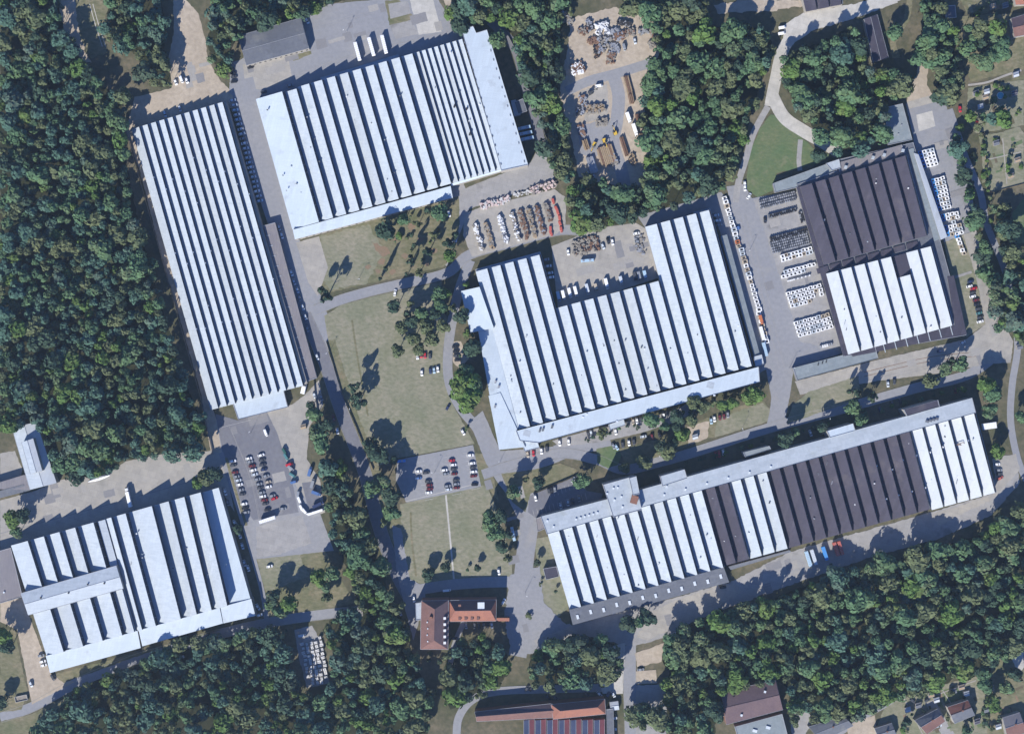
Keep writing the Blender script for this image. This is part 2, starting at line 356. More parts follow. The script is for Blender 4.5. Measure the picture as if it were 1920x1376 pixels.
sheet('yard', [(455, 122), (540, 106), (548, 150), (490, 168), (462, 168)], 'concrete', amp=.5)
sheet('lawn', [(545, 106), (583, 96), (584, 102), (550, 115)], 'grass_olive', amp=1)
sheet('lawn', [(722, 2), (748, 0), (775, 30), (772, 38), (730, 48)], 'grass_olive', amp=1)
sheet('yard', [(728, 8), (765, 2), (770, 26), (732, 36)], 'concrete_grey')
sheet('yard', [(768, 0), (812, 0), (828, 60), (785, 66)], 'concrete_light', amp=.5)
sheet('yard', [(730, 48), (772, 38), (785, 64), (742, 74)], 'concrete_grey', amp=.4)
sheet('yard', [(832, 0), (845, 0), (860, 52), (848, 56)], 'sand', amp=1)
road('road', [(452, 150), (478, 250), (510, 370), (552, 490), (590, 590), (612, 660)], 46, 'asphalt', k=8)
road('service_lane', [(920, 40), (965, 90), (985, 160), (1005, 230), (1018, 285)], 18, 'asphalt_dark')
sheet('yard', [(845, 368), (880, 350), (945, 325), (995, 305), (1018, 262), (1036, 280), (1040, 350), (1000, 352), (880, 392), (850, 470), (838, 500), (832, 495), (850, 430)], 'concrete_grey', amp=.5)
sheet('yard', [(845, 348), (868, 342), (878, 365), (850, 372)], 'concrete_grey')
# --- lawns in the centre
sheet('lawn', [(598, 442), (690, 415), (860, 368), (862, 420), (850, 480), (832, 500), (620, 548), (592, 552), (610, 520)], 'grass_olive', amp=.8)
sheet('lawn', [(600, 445), (690, 420), (720, 470), (690, 530), (618, 545), (604, 520)], 'grass_dry', amp=3)
sheet('yard', [(555, 455), (598, 443), (615, 502), (596, 555), (578, 530)], 'concrete', amp=.3)
sheet('bare_soil', [(696, 452), (722, 462), (732, 476), (718, 482), (704, 470)], 'soil', amp=2.5)
for bx, by, br in ((716, 492, 9), (708, 508, 6), (742, 448, 7), (770, 425, 9), (790, 450, 8), (812, 470, 9), (760, 480, 8), (735, 510, 7), (690, 500, 6), (800, 495, 6), (740, 590, 8), (730, 620, 6), (745, 560, 7), (952, 1050, 9), (948, 1030, 7), (1300, 770, 6)):
    sheet('bare_soil', [(bx + br * R.uniform(.5, 1.2) * math.cos(k * .785), by + br * R.uniform(.4, 1) * math.sin(k * .785)) for k in range(8)], 'soil', amp=1.2)
sheet('parking_bay', [(779, 656), (822, 650), (827, 702), (788, 708)], 'concrete_grey', amp=.4)
sheet('parking_bay', [(848, 640), (864, 640), (880, 672), (862, 690), (850, 680)], 'sand', amp=1)
sheet('lawn', [(608, 592), (640, 572), (700, 556), (828, 528), (838, 600), (830, 660), (835, 715), (850, 760), (890, 832), (750, 858), (690, 880), (655, 780), (622, 680)], 'grass_dry', amp=.5)
sheet('verge', [(612, 640), (628, 636), (672, 780), (720, 900), (745, 960), (790, 1090), (770, 1092), (700, 930), (650, 790)], 'grass_olive', amp=1)
sheet('lawn', [(750, 945), (912, 908), (930, 950), (960, 1050), (960, 1082), (870, 1090), (790, 1094), (765, 1085), (752, 1000)], 'grass_dry', amp=.4)
road('path', [(836, 928), (843, 1000), (851, 1085)], 3.2, 'concrete_light')
sheet('verge', [(888, 848), (905, 850), (925, 890), (935, 940), (915, 915), (900, 908)], 'grass_olive', amp=.8)
sheet('lawn', [(1000, 1010), (1030, 1005), (1062, 1110), (1066, 1140), (1036, 1165), (1012, 1130), (1012, 1080)], 'grass_dry', amp=.5)
sheet('lawn', [(478, 1040), (600, 1015), (625, 1060), (665, 1130), (570, 1155), (500, 1160)], 'grass_olive', amp=.8)
sheet('lawn', [(480, 1045), (560, 1035), (580, 1080), (500, 1110)], 'grass_dry', amp=3)
# --- roads
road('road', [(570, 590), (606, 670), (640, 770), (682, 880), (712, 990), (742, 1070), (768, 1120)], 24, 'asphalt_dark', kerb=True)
sheet('yard', [(735, 985), (752, 990), (768, 1085), (800, 1100), (795, 1130), (775, 1200), (762, 1150), (745, 1080)], 'asphalt', amp=1)
road('road', [(590, 582), (640, 562), (700, 545), (765, 530), (838, 512), (880, 478), (960, 455), (1050, 432), (1100, 436)], 18, 'asphalt', kerb=True)
road('road', [(882, 488), (862, 540), (848, 600), (840, 660), (842, 715), (862, 762), (896, 805), (922, 850), (935, 880)], 18, 'asphalt')
sheet('yard', [(880, 790), (905, 770), (918, 800), (938, 845), (985, 842), (1060, 835), (1140, 815), (1150, 840), (1085, 850), (1010, 880), (975, 905), (985, 1000), (945, 920), (930, 900), (912, 870)], 'asphalt', amp=.5)
road('road', [(905, 890), (960, 872), (1050, 850), (1120, 862), (1170, 880), (1235, 866), (1300, 848), (1440, 803), (1580, 766), (1715, 728), (1815, 702), (1880, 655)], 18, 'asphalt', kerb=True)
road('road', [(1040, 845), (1110, 825), (1180, 800), (1260, 782), (1300, 760)], 20, 'asphalt')
road('road', [(965, 880), (985, 920), (992, 980), (985, 1040), (980, 1100), (985, 1150), (970, 1230)], 34, 'asphalt')
sheet('yard', [(955, 1080), (1012, 1060), (1020, 1130), (1062, 1170), (1080, 1172), (1000, 1225), (960, 1220), (945, 1160)], 'asphalt', amp=2)
road('road', [(760, 1110), (830, 1098), (900, 1092), (975, 1090)], 20, 'asphalt')
sheet('yard', [(1072, 1172), (1368, 1092), (1480, 1034), (1745, 960), (1862, 925), (1866, 885), (1905, 855), (1912, 905), (1860, 965), (1760, 1010), (1640, 1042), (1500, 1090), (1400, 1125), (1310, 1160), (1245, 1196), (1185, 1212), (1090, 1190), (1010, 1215), (1000, 1200)], 'concrete_grey', amp=1.2)
sheet('yard', [(1215, 1150), (1280, 1120), (1370, 1095), (1395, 1100), (1380, 1118), (1290, 1165), (1215, 1200), (1195, 1195)], 'concrete', amp=1.5)
sheet('yard', [(1745, 965), (1862, 928), (1868, 890), (1905, 858), (1908, 880), (1872, 930), (1760, 985)], 'concrete', amp=2)
road('road', [(1180, 1210), (1180, 1260), (1182, 1320), (1184, 1385)], 24, 'asphalt', kerb=True)
road('road', [(856, 1385), (860, 1345), (885, 1312), (930, 1296), (1010, 1292), (1090, 1290), (1170, 1288)], 15, 'asphalt')
road('path', [(842, 1265), (850, 1215), (868, 1170), (880, 1150)], 10, 'asphalt')
sheet('yard', [(1150, 1210), (1172, 1205), (1168, 1300), (1130, 1300), (1120, 1270)], 'concrete_light', amp=.5)
sheet('yard', [(1192, 1258), (1230, 1255), (1232, 1280), (1192, 1282)], 'sand')
sheet('yard', [(1190, 1225), (1245, 1205), (1240, 1240), (1195, 1250)], 'sand', amp=1)
sheet('yard', [(1192, 1284), (1250, 1282), (1250, 1376), (1192, 1376)], 'concrete_grey', amp=1)
road('road', [(0, 1345), (60, 1325), (140, 1282), (250, 1237), (330, 1213), (420, 1186), (520, 1164), (620, 1150), (680, 1145)], 18, 'asphalt', kerb=True)
sheet('yard', [(0, 1130), (42, 1120), (95, 1262), (140, 1278), (60, 1320), (56, 1300), (32, 1180), (0, 1165)], 'sand', amp=.6)
sheet('lawn', [(0, 1180), (28, 1180), (52, 1300), (40, 1330), (0, 1335)], 'grass_olive', amp=1)
sheet('lawn', [(100, 1264), (262, 1222), (400, 1182), (415, 1180), (300, 1215), (200, 1250), (120, 1280)], 'grass_olive', amp=.8)
sheet('lawn', [(0, 1352), (60, 1338), (130, 1305), (70, 1376), (0, 1376)], 'grass_olive', amp=1)
sheet('yard', [(0, 938), (60, 922), (112, 900), (200, 888), (235, 865), (310, 850), (398, 845), (412, 850), (425, 890), (440, 960), (412, 915), (22, 1027), (0, 1032)], 'concrete', amp=.6)
for q in ([(0, 1000), (150, 960), (260, 930), (400, 890)],):
    road('drain_line', q, .8, 'asphalt_dark')
sheet('yard', [(500, 770), (548, 758), (572, 740), (598, 712), (606, 760), (580, 800), (575, 860), (600, 900), (610, 960), (575, 975), (540, 900)], 'concrete', amp=.6)
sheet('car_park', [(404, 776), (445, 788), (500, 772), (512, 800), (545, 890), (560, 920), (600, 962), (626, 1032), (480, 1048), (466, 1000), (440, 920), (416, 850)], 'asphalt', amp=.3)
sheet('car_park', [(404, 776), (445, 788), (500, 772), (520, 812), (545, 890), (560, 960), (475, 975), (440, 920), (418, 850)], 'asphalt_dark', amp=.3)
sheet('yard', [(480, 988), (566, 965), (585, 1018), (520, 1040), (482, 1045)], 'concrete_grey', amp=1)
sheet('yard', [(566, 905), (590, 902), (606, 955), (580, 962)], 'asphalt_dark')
road('path', [(414, 848), (440, 930), (468, 1020), (492, 1110), (500, 1165)], 9, 'asphalt')
road('verge', [(424, 858), (440, 915), (462, 985)], 5, 'grass_olive')
sheet('car_park', [(745, 862), (887, 834), (902, 912), (762, 942), (742, 900)], 'asphalt', amp=.2)
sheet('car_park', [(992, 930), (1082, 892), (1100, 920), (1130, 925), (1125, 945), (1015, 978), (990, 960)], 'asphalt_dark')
sheet('lawn', [(940, 888), (1000, 880), (1050, 868), (1082, 880), (1072, 895), (995, 925), (985, 960), (960, 940)], 'grass_olive', amp=.6)
sheet('lawn', [(1118, 842), (1150, 834), (1165, 850), (1160, 870), (1140, 878), (1120, 868)], 'grass_green', amp=1)
sheet('lawn', [(1160, 842), (1240, 822), (1310, 790), (1360, 768), (1430, 750), (1446, 770), (1440, 790), (1300, 830), (1270, 845), (1230, 858), (1175, 872)], 'grass_olive', amp=.6)
sheet('lawn', [(1345, 785), (1430, 755), (1446, 772), (1440, 790), (1340, 820)], 'grass_dry', amp=1)
sheet('yard', [(1035, 826), (1130, 800), (1200, 790), (1260, 770), (1270, 790), (1200, 812), (1130, 828), (1050, 838)], 'concrete_grey', amp=.4)
sheet('bare_soil', [(1288, 800), (1330, 790), (1325, 822), (1290, 836)], 'sand', amp=2)
road('kerb_line', [(900, 905), (760, 940)], 1, 'concrete_light')
# --- north storage yards
sheet('yard', [(872, 400), (905, 388), (1040, 355), (1062, 372), (1060, 425), (1040, 440), (885, 482), (868, 440)], 'concrete', amp=.8)
sheet('yard', [(1034, 462), (1120, 428), (1192, 418), (1212, 430), (1238, 520), (1140, 552), (1046, 580)], 'concrete', amp=.3)
sheet('yard', [(1195, 405), (1270, 385), (1352, 360), (1372, 380), (1420, 560), (1440, 690), (1424, 700), (1340, 400), (1212, 430)], 'asphalt', amp=.6)
# --- the east side
sheet('yard', [(1362, 350), (1395, 345), (1410, 372), (1495, 358), (1580, 662), (1488, 690), (1482, 735), (1470, 800), (1440, 806), (1446, 745), (1436, 690), (1420, 600), (1385, 440)], 'asphalt', amp=.4)
sheet('yard', [(1412, 375), (1498, 360), (1560, 560), (1580, 660), (1500, 640), (1440, 450)], 'concrete_grey', amp=1)
road('road', [(1458, 700), (1462, 750), (1452, 800)], 30, 'asphalt')
sheet('lawn', [(1445, 215), (1462, 215), (1490, 245), (1525, 278), (1560, 292), (1530, 308), (1456, 325), (1452, 356), (1420, 370), (1398, 352), (1405, 290), (1425, 240)], 'grass_green', amp=1)
road('road', [(1680, -5), (1620, 15), (1560, 32), (1500, 55), (1468, 95), (1454, 150), (1444, 200)], 22, 'concrete_light')
sheet('yard', [(1470, 48), (1510, 22), (1590, 10), (1640, 0), (1690, 0), (1640, 22), (1580, 42), (1530, 55), (1490, 80), (1464, 110)], 'concrete_light', amp=1.5)
sheet('yard', [(1338, 10), (1400, 0), (1500, 0), (1505, 12), (1440, 22), (1345, 26)], 'sand', amp=2)
road('road', [(1448, 180), (1470, 220), (1505, 245), (1545, 268), (1572, 285)], 24, 'concrete_light')
road('path', [(1440, 200), (1412, 252), (1398, 300), (1384, 345), (1380, 380)], 12, 'concrete_grey')
road('path', [(1501, 262), (1498, 300), (1500, 320)], 9, 'concrete_grey')
sheet('track', [(1700, 0), (1712, 0), (1705, 40), (1680, 80), (1688, 110), (1672, 110), (1668, 70), (1695, 35)], 'grass_olive', amp=1)
sheet('track', [(1722, 90), (1732, 92), (1740, 130), (1738, 160), (1755, 185), (1700, 195), (1702, 170), (1720, 140)], 'sand', amp=1.5)
sheet('yard', [(1698, 195), (1752, 180), (1775, 200), (1795, 260), (1822, 360), (1832, 430), (1806, 440), (1770, 455), (1745, 380), (1720, 292)], 'asphalt', amp=.6)
sheet('yard', [(1700, 192), (1742, 180), (1752, 192), (1704, 205)], 'concrete', amp=.5)
sheet('concrete_slab', [(1718, 216), (1748, 208), (1754, 237), (1723, 247)], 'concrete_light')
sheet('lawn', [(1770, 455), (1808, 440), (1830, 520), (1848, 608), (1812, 632), (1790, 560)], 'grass_dry', amp=.5)
sheet('yard', [(1806, 440), (1830, 432), (1852, 510), (1880, 600), (1900, 640), (1895, 680), (1850, 682), (1760, 700), (1640, 715), (1500, 740), (1490, 715), (1640, 676), (1812, 636), (1848, 608), (1830, 520)], 'concrete', amp=.6)
road('path', [(1790, 520), (1822, 510)], 5, 'concrete_grey')
sheet('lawn', [(1515, 735), (1610, 704), (1612, 735), (1600, 752), (1475, 795), (1485, 760)], 'grass_dry', amp=.8)
sheet('yard', [(1500, 716), (1640, 676), (1645, 690), (1560, 712), (1506, 730)], 'concrete', amp=.5)
for dy in (0, 8):
    road('rail', [(1620, 738 - 40 + dy), (1740, 700 - 30 + dy), (1830, 660 + dy)], 1.0, 'rust')
road('road', [(1780, 205), (1795, 250), (1812, 300), (1838, 360), (1850, 420), (1882, 500), (1900, 580), (1908, 650), (1898, 720), (1895, 790), (1908, 860), (1925, 900)], 13, 'asphalt')
sheet('yard', [(1860, 860), (1905, 850), (1912, 880), (1872, 925)], 'concrete', amp=1)
# --- scrapyard
sheet('yard', [(1070, 35), (1150, 14), (1180, 20), (1232, 42), (1236, 100), (1228, 122), (1202, 150), (1210, 220), (1222, 318), (1195, 360), (1085, 332), (1072, 262), (1052, 190), (1048, 140), (1062, 110)], 'sand', amp=1.5)
road('road', [(1062, 172), (1105, 152), (1150, 140), (1222, 118)], 18, 'asphalt')
road('road', [(1150, 142), (1160, 180), (1156, 230), (1150, 270), (1165, 320), (1172, 355)], 24, 'asphalt')
sheet('yard', [(1080, 235), (1150, 225), (1150, 265), (1110, 300), (1090, 290)], 'asphalt', amp=2)
sheet('bare_soil', [(1088, 172), (1138, 158), (1142, 200), (1136, 222), (1098, 230)], 'concrete', amp=1)
# --- gardens
sheet('garden', [(1835, 252), (1870, 250), (1912, 238), (1920, 250), (1920, 345), (1852, 362), (1845, 330)], 'grass_dry', amp=1)
sheet('garden', [(1800, 0), (1895, 0), (1860, 20), (1835, 30), (1812, 25)], 'grass_olive', amp=1)
sheet('garden', [(1860, 165), (1920, 140), (1920, 190), (1880, 200)], 'grass_olive', amp=1)
sheet('garden', [(1815, 165), (1860, 158), (1920, 150), (1920, 235), (1870, 245), (1830, 250), (1812, 225)], 'grass_dry', amp=1)
sheet('garden', [(1800, 30), (1920, 25), (1920, 130), (1820, 155), (1802, 110)], 'grass_olive', amp=1)
sheet('lawn', [(1898, 400), (1920, 372), (1920, 455), (1900, 462)], 'grass_green', amp=1)
road('path', [(1815, 160), (1850, 155), (1885, 142), (1915, 132)], 4, 'concrete')
sheet('garden', [(1660, 1320), (1700, 1300), (1770, 1282), (1830, 1268), (1870, 1300), (1860, 1376), (1640, 1376)], 'grass_dry', amp=1)
sheet('garden', [(1745, 1300), (1800, 1285), (1812, 1312), (1768, 1330)], 'grass_green', amp=1)
sheet('yard', [(1735, 1318), (1752, 1310), (1790, 1376), (1765, 1376)], 'concrete_grey', amp=1)
sheet('garden', [(1860, 1240), (1920, 1215), (1920, 1376), (1850, 1376)], 'grass_olive', amp=1)
road('road', [(1560, 1385), (1620, 1345), (1660, 1322), (1690, 1302)], 8, 'asphalt')
sheet('yard', [(1588, 1360), (1640, 1340), (1645, 1376), (1590, 1376)], 'sand', amp=1)
sheet('yard', [(1478, 1330), (1515, 1322), (1524, 1355), (1510, 1376), (1485, 1376)], 'concrete_grey', amp=1)
sheet('yard', [(1892, 1225), (1920, 1215), (1920, 1250), (1910, 1262)], 'concrete_light', amp=1)
sheet('yard', [(0, 850), (28, 845), (42, 880), (40, 892), (0, 905)], 'concrete', amp=1)
sheet('yard', [(552, 1180), (585, 1172), (600, 1200), (618, 1280), (575, 1290), (560, 1230)], 'concrete_grey', amp=1)
# bay markings
mk = MB()
def line(p, q, w=.45):
    a = offs([p, q], w / 2); b = offs([p, q], -w / 2); z = nzc
    mk.face([P(*a[0], z), P(*a[1], z), P(*b[1], z), P(*b[0], z)])
nzc = 0.01 + 0.008 * (max(LAY.values()) + 1)
for (p0, p1, n, dx, dy) in (((778, 868), (796, 938), 11, 17, -3.5), ((832, 858), (848, 928), 11, 17, -3.5), ((868, 850), (884, 918), 10, 16, -3.5), ((1002, 968), (1100, 936), 14, -3, -12), ((1030, 922), (1080, 903), 8, 3, 11)):
    for i in range(n):
        t = i / (n - 1); x, y = p0[0] + (p1[0] - p0[0]) * t, p0[1] + (p1[1] - p0[1]) * t
        line((x, y), (x + dx, y + dy))
line((412, 802), (470, 787))
tag(mk.build('road_marking', M['marking']), kind='structure')

# surface repairs, joints and tyre wear on the yards and roads
rp = random.Random(21)
def inpoly(x, y, poly):
    c = False; j = len(poly) - 1
    for i in range(len(poly)):
        xi, yi = poly[i]; xj, yj = poly[j]
        if (yi > y) != (yj > y) and x < (xj - xi) * (y - yi) / (yj - yi) + xi: c = not c
        j = i
    return c
PATCH = [([(460, 120), (700, 10), (815, 10), (850, 60), (620, 110), (480, 170)], 14, ('repair', 'repair_pale')),
         ([(1385, 370), (1490, 380), (1570, 640), (1480, 680), (1430, 600)], 10, ('repair', 'repair_pale')), ([(1090, 1178), (1480, 1050), (1760, 980), (1640, 1035), (1300, 1160)], 12, ('repair', 'repair_pale')),
         ([(10, 980), (110, 915), (400, 860), (400, 900), (60, 1000)], 8, ('repair', 'repair_pale')), ([(410, 790), (500, 780), (560, 960), (480, 970)], 8, ('repair', 'repair_pale')),
         ([(1720, 250), (1780, 230), (1820, 400), (1790, 420)], 6, ('repair', 'repair_pale')), ([(900, 830), (985, 850), (1000, 1180), (965, 1190)], 7, ('repair', 'repair_pale')),
         ([(1050, 470), (1190, 430), (1220, 515), (1060, 560)], 6, ('repair', 'repair_pale')), ([(330, 20), (370, 40), (400, 160), (340, 165)], 5, ('repair', 'repair_pale')), ([(1640, 690), (1840, 650), (1860, 560), (1870, 620), (1840, 680)], 6, ('repair', 'repair_pale'))]
for poly, n, ms_ in PATCH:
    xs = [p[0] for p in poly]; ys = [p[1] for p in poly]; k = 0
    while k < n:
        x, y = rp.uniform(min(xs), max(xs)), rp.uniform(min(ys), max(ys))
        if not inpoly(x, y, poly): continue
        k += 1; a, b, t = rp.uniform(4, 20), rp.uniform(3, 9), RD(15) if rp.random() < .6 else RD(-75)
        ca, sa = math.cos(t), math.sin(t)
        sheet('surface_patch', [(x + u * ca + v * sa, y - u * sa + v * ca) for u, v in ((-a, -b), (a, -b), (a, b), (-a, b))], rp.choice(ms_), amp=.6)
for pts in ([(460, 110), (560, 60), (700, 20)], [(500, 165), (640, 110), (840, 60)], [(1385, 400), (1420, 520), (1460, 690)], [(1395, 400), (1430, 520), (1470, 690)], [(1100, 1185), (1300, 1140), (1500, 1075), (1700, 1000)], [(30, 1000), (200, 950), (400, 880)], [(430, 800), (470, 900), (490, 1000)], [(1620, 715), (1760, 680), (1850, 650)]):
    road('tyre_track', pts, .6, 'concrete_grey'); road('tyre_track', [(x + 3, y + 4) for x, y in pts], .5, 'concrete_grey')
# mown strips and worn footpaths in the lawns
for pts in ([(660, 600), (672, 680), (690, 780)], [(770, 960), (772, 1010), (780, 1080)]):
    road('worn_footpath', pts, 3.5, 'grass_olive')
# garden beds and plot paths
gd = random.Random(4)
print('layers', max(LAY.values()))
for (x0, y0, x1, y1, n) in ((1690, 1300, 1850, 1370, 26), (1845, 258, 1915, 340, 12), (1815, 2, 1880, 18, 6), (1875, 1260, 1915, 1340, 10), (1830, 170, 1915, 230, 10)):
    for k in range(n):
        x, y = gd.uniform(x0, x1), gd.uniform(y0, y1); a, b, t = gd.uniform(3, 10), gd.uniform(1.5, 4), RD(gd.choice((20, -70)))
        ca, sa = math.cos(t), math.sin(t)
        sheet('garden_bed', [(x + u * ca + v * sa, y - u * sa + v * ca) for u, v in ((-a, -b), (a, -b), (a, b), (-a, b))], gd.choice(('bed', 'grass_green', 'grass_green', 'grass_dry', 'bed', 'soil')), amp=.8)
for pts in ([(1690, 1300), (1712, 1340), (1730, 1376)], [(1762, 1285), (1778, 1310), (1790, 1330)], [(1735, 1310), (1830, 1275)], [(1880, 260), (1888, 345)], [(1850, 300), (1915, 285)]):
    road('garden_path', pts, 2, 'concrete')

# ------------------------------------------------------------------ buildings
def bil(q, u, v):
    (ax, ay), (bx, by), (cx, cy), (dx, dy) = q        # top-left, top-right, bottom-right, bottom-left
    return ((ax * (1 - u) + bx * u) * (1 - v) + (dx * (1 - u) + cx * u) * v, (ay * (1 - u) + by * u) * (1 - v) + (dy * (1 - u) + cy * u) * v)

def xy(p, z): return P(p[0], p[1], z)[:2]

RW = random.Random(3)
def sawtooth(root, q, teeth, zv, zr, m='roof_white', wall='wall', glaze=.14, base=0.0):
    """teeth: (u0, u1, v0, v1, material, glaze share, ridge height) - valley at u0 climbing to the ridge, glazing falling to u1"""
    roofs = {}; gl = MB(); wl = MB(); cap = MB()
    for (u0, u1, v0, v1, mm, gs, rr) in teeth:
        mm = mm or m
        if mm == 'roof_white' and RW.random() < .25: mm = 'roof_worn'
        gs = glaze if gs is None else gs; rr = zr if rr is None else rr
        ur = u1 - (u1 - u0) * gs
        A0, A1 = P(*bil(q, u0, v0), zv), P(*bil(q, u0, v1), zv)
        B0, B1 = P(*bil(q, ur, v0), rr), P(*bil(q, ur, v1), rr)
        C0, C1 = P(*bil(q, u1, v0), zv), P(*bil(q, u1, v1), zv)
        up = Vector((0, 0, 1))
        rb = roofs.setdefault((mm, u0), MB())
        # roof sheet with a thin overhang at the ridge and the gable ends, 0.25 m thick
        al = (Vector(A1) - Vector(A0)).normalized() * .25
        ac = (Vector(B0) - Vector(A0)).normalized() * .22
        t = [Vector(A0) - al, Vector(A1) + al, Vector(B1) + al + ac, Vector(B0) - al + ac]
        d = Vector((0, 0, .22)); top = [p + d for p in t]
        rb.face([tuple(p) for p in top])
        rb.face([tuple(p) for p in (t[3], t[2], top[2], top[3])]); rb.face([tuple(p) for p in (t[0], t[3], top[3], top[0])]); rb.face([tuple(p) for p in (t[1], t[2], top[2], top[1])])
        gl.face([B0, B1, C1, C0])
        wl.face([A0, B0, C0]); wl.face([A1, B1, C1])
        wl.face([A0, C0, (C0[0], C0[1], base), (A0[0], A0[1], base)]); wl.face([A1, C1, (C1[0], C1[1], base), (A1[0], A1[1], base)])
        # bars across the glazing
        n = max(2, int((Vector(B1) - Vector(B0)).length / 6)); 
        for i in range(n + 1):
            f = i / n; b = Vector(B0).lerp(Vector(B1), f); c = Vector(C0).lerp(Vector(C1), f); o = Vector((.05, .02, .05))
            s = (Vector(B1) - Vector(B0)).normalized() * .12
            cap.face([tuple(b - s + o), tuple(b + s + o), tuple(c + s + o), tuple(c - s + o)])
        # gutter in the valley
        g0, g1 = Vector(C0) + Vector((0, 0, .06)), Vector(C1) + Vector((0, 0, .06)); s = (Vector(C0) - Vector(A0)).normalized() * .3
        cap.face([tuple(g0 - s * .5), tuple(g1 - s * .5), tuple(g1 + s), tuple(g0 + s)])
    # side walls at the outer edges
    for (u, v0, v1) in ((teeth[0][0], teeth[0][2], teeth[0][3]), (teeth[-1][1], teeth[-1][2], teeth[-1][3])):
        a, b = P(*bil(q, u, v0), zv), P(*bil(q, u, v1), zv)
        wl.face([a, b, (b[0], b[1], base), (a[0], a[1], base)])
    for i in range(len(teeth) - 1):      # steps where a run of teeth starts further back
        a, b = teeth[i], teeth[i + 1]
        for k in (2, 3):
            if abs(a[k] - b[k]) > .02:
                p, r = P(*bil(q, a[1], a[k]), zv), P(*bil(q, a[1], b[k]), zv)
                wl.face([p, r, (r[0], r[1], base), (p[0], p[1], base)])
    for k, rb in roofs.items(): rb.build('sawtooth_roof', M[k[0]], root)
    gl.build('roof_glazing', M['glazing'], root); wl.build('wall', M[wall], root); cap.build('glazing_bar', M['metal'], root)

def even(n, m=None, v0=0.0, v1=1.0, u0=0.0, u1=1.0):
    return [(u0 + (u1 - u0) * i / n, u0 + (u1 - u0) * (i + 1) / n, v0, v1, m, None, None) for i in range(n)]

def flat(root, pts, z, roof='roof_flat', wall='wall', name='flat_roof', base=0.0, rim=.35, wname='wall'):
    """a flat-roofed volume: walls, roof slab and a low raised rim"""
    w = [xy(p, z) for p in pts]
    cx = sum(p[0] for p in w) / len(w); cy = sum(p[1] for p in w) / len(w)
    MB().prism(w, base, z - .3).build(wname, M[wall], root)
    def grow(k): 
        out = []
        for p in w:
            d = Vector((p[0] - cx, p[1] - cy)); l = d.length or 1; out.append((p[0] + d.x / l * k, p[1] + d.y / l * k))
        return out
    MB().prism(grow(.3), z - .3, z, True).build(name, M[roof], root)
    if rim:
        g0, g1 = grow(.3), grow(-.15); mb = MB(); n = len(w)
        for i in range(n):
            j = (i + 1) % n
            mb.prism([g0[i], g0[j], g1[j], g1[i]], z + .002, z + rim)
        mb.build('parapet', M['metal'], root)

def slope(root, q, zs, roof='roof_flat', wall='wall', name='lean_to_roof', base=0.0):
    """q: four pixel corners, zs: their heights"""
    t = [Vector(P(*p, z)) for p, z in zip(q, zs)]; mb = MB(); wl = MB(); d = Vector((0, 0, .25))
    mb.face([tuple(p + d) for p in t])
    for i in range(4):
        a, b = t[i], t[(i + 1) % 4]
        mb.face([tuple(a), tuple(b), tuple(b + d), tuple(a + d)])
        wl.face([tuple(a), tuple(b), (b[0], b[1], base), (a[0], a[1], base)])
    mb.build(name, M[roof], root); wl.build('wall', M[wall], root)

def gable(root, q, ze, zr, roof='tile_brown', wall='wall', along=0, hip=0.0, roof2=None, name='roof', base=0.0, over=.4):
    """gabled or hipped roof over a pixel quad; ridge runs from edge 0-3 middle to edge 1-2 middle (along=0) or the other way"""
    if along: q = [q[1], q[2], q[3], q[0]]
    e = [Vector(P(*p, ze)) for p in q]
    m0 = (Vector(P(*q[0], zr)) + Vector(P(*q[3], zr))) / 2; m1 = (Vector(P(*q[1], zr)) + Vector(P(*q[2], zr))) / 2
    ax = (m1 - m0); r0 = m0 + ax * hip; r1 = m1 - ax * hip
    MB().face([tuple(e[0]), tuple(e[1]), tuple(r1), tuple(r0)]).build(name, M[roof], root)
    MB().face([tuple(e[3]), tuple(e[2]), tuple(r1), tuple(r0)]).build(name, M[roof2 or roof], root)
    wl = MB().prism([(p.x, p.y) for p in e], base, ze)
    ends = MB()
    (ends if hip else wl).face([tuple(e[0]), tuple(e[3]), tuple(r0)]); (ends if hip else wl).face([tuple(e[1]), tuple(e[2]), tuple(r1)])
    wl.build('wall', M[wall], root)
    if hip: ends.build('hip_roof', M[roof2 or roof], root)
    g = MB(); 
    for i in range(4):
        a, b = e[i], e[(i + 1) % 4]; g.tube(tuple(a), tuple(b), .14, n=4)
    g.build('gutter', M['metal'], root)
    MB().tube(tuple(r0 + Vector((0, 0, .05))), tuple(r1 + Vector((0, 0, .05))), .16, n=4).build('ridge_cap', M['tile_plum'] if 'tile' in roof else M['metal'], root)

def small(root, pts, z, d, m, name, rz=RD(-15.5)):
    """small roof fittings at pixel positions"""
    for p in pts:
        c = P(p[0], p[1], z); MB().box((c[0], c[1], z + d[2] / 2), d, rz).build(name, M[m], root)

def wall_windows(root, p, q, z0, z1, n, m='glass', out=.06, name='window', w=1.6):
    """row of windows on the wall running between world points p and q, standing out on the right-hand side"""
    p, q = Vector(p), Vector(q); d = (q - p); L = d.length; d.normalize(); nrm = Vector((d.y, -d.x))
    for i in range(n):
        c = p + d * L * (i + .5) / n; a = c - d * w / 2 + nrm * out; b = c + d * w / 2 + nrm * out
        a2 = c - d * w / 2 - nrm * .05; b2 = c + d * w / 2 - nrm * .05
        MB().prism([(a.x, a.y), (b.x, b.y), (b2.x, b2.y), (a2.x, a2.y)], z0, z1, True).build(name, M[m], root)

def bld(name, label, cat): 
    return tag(empty(name), label, cat)

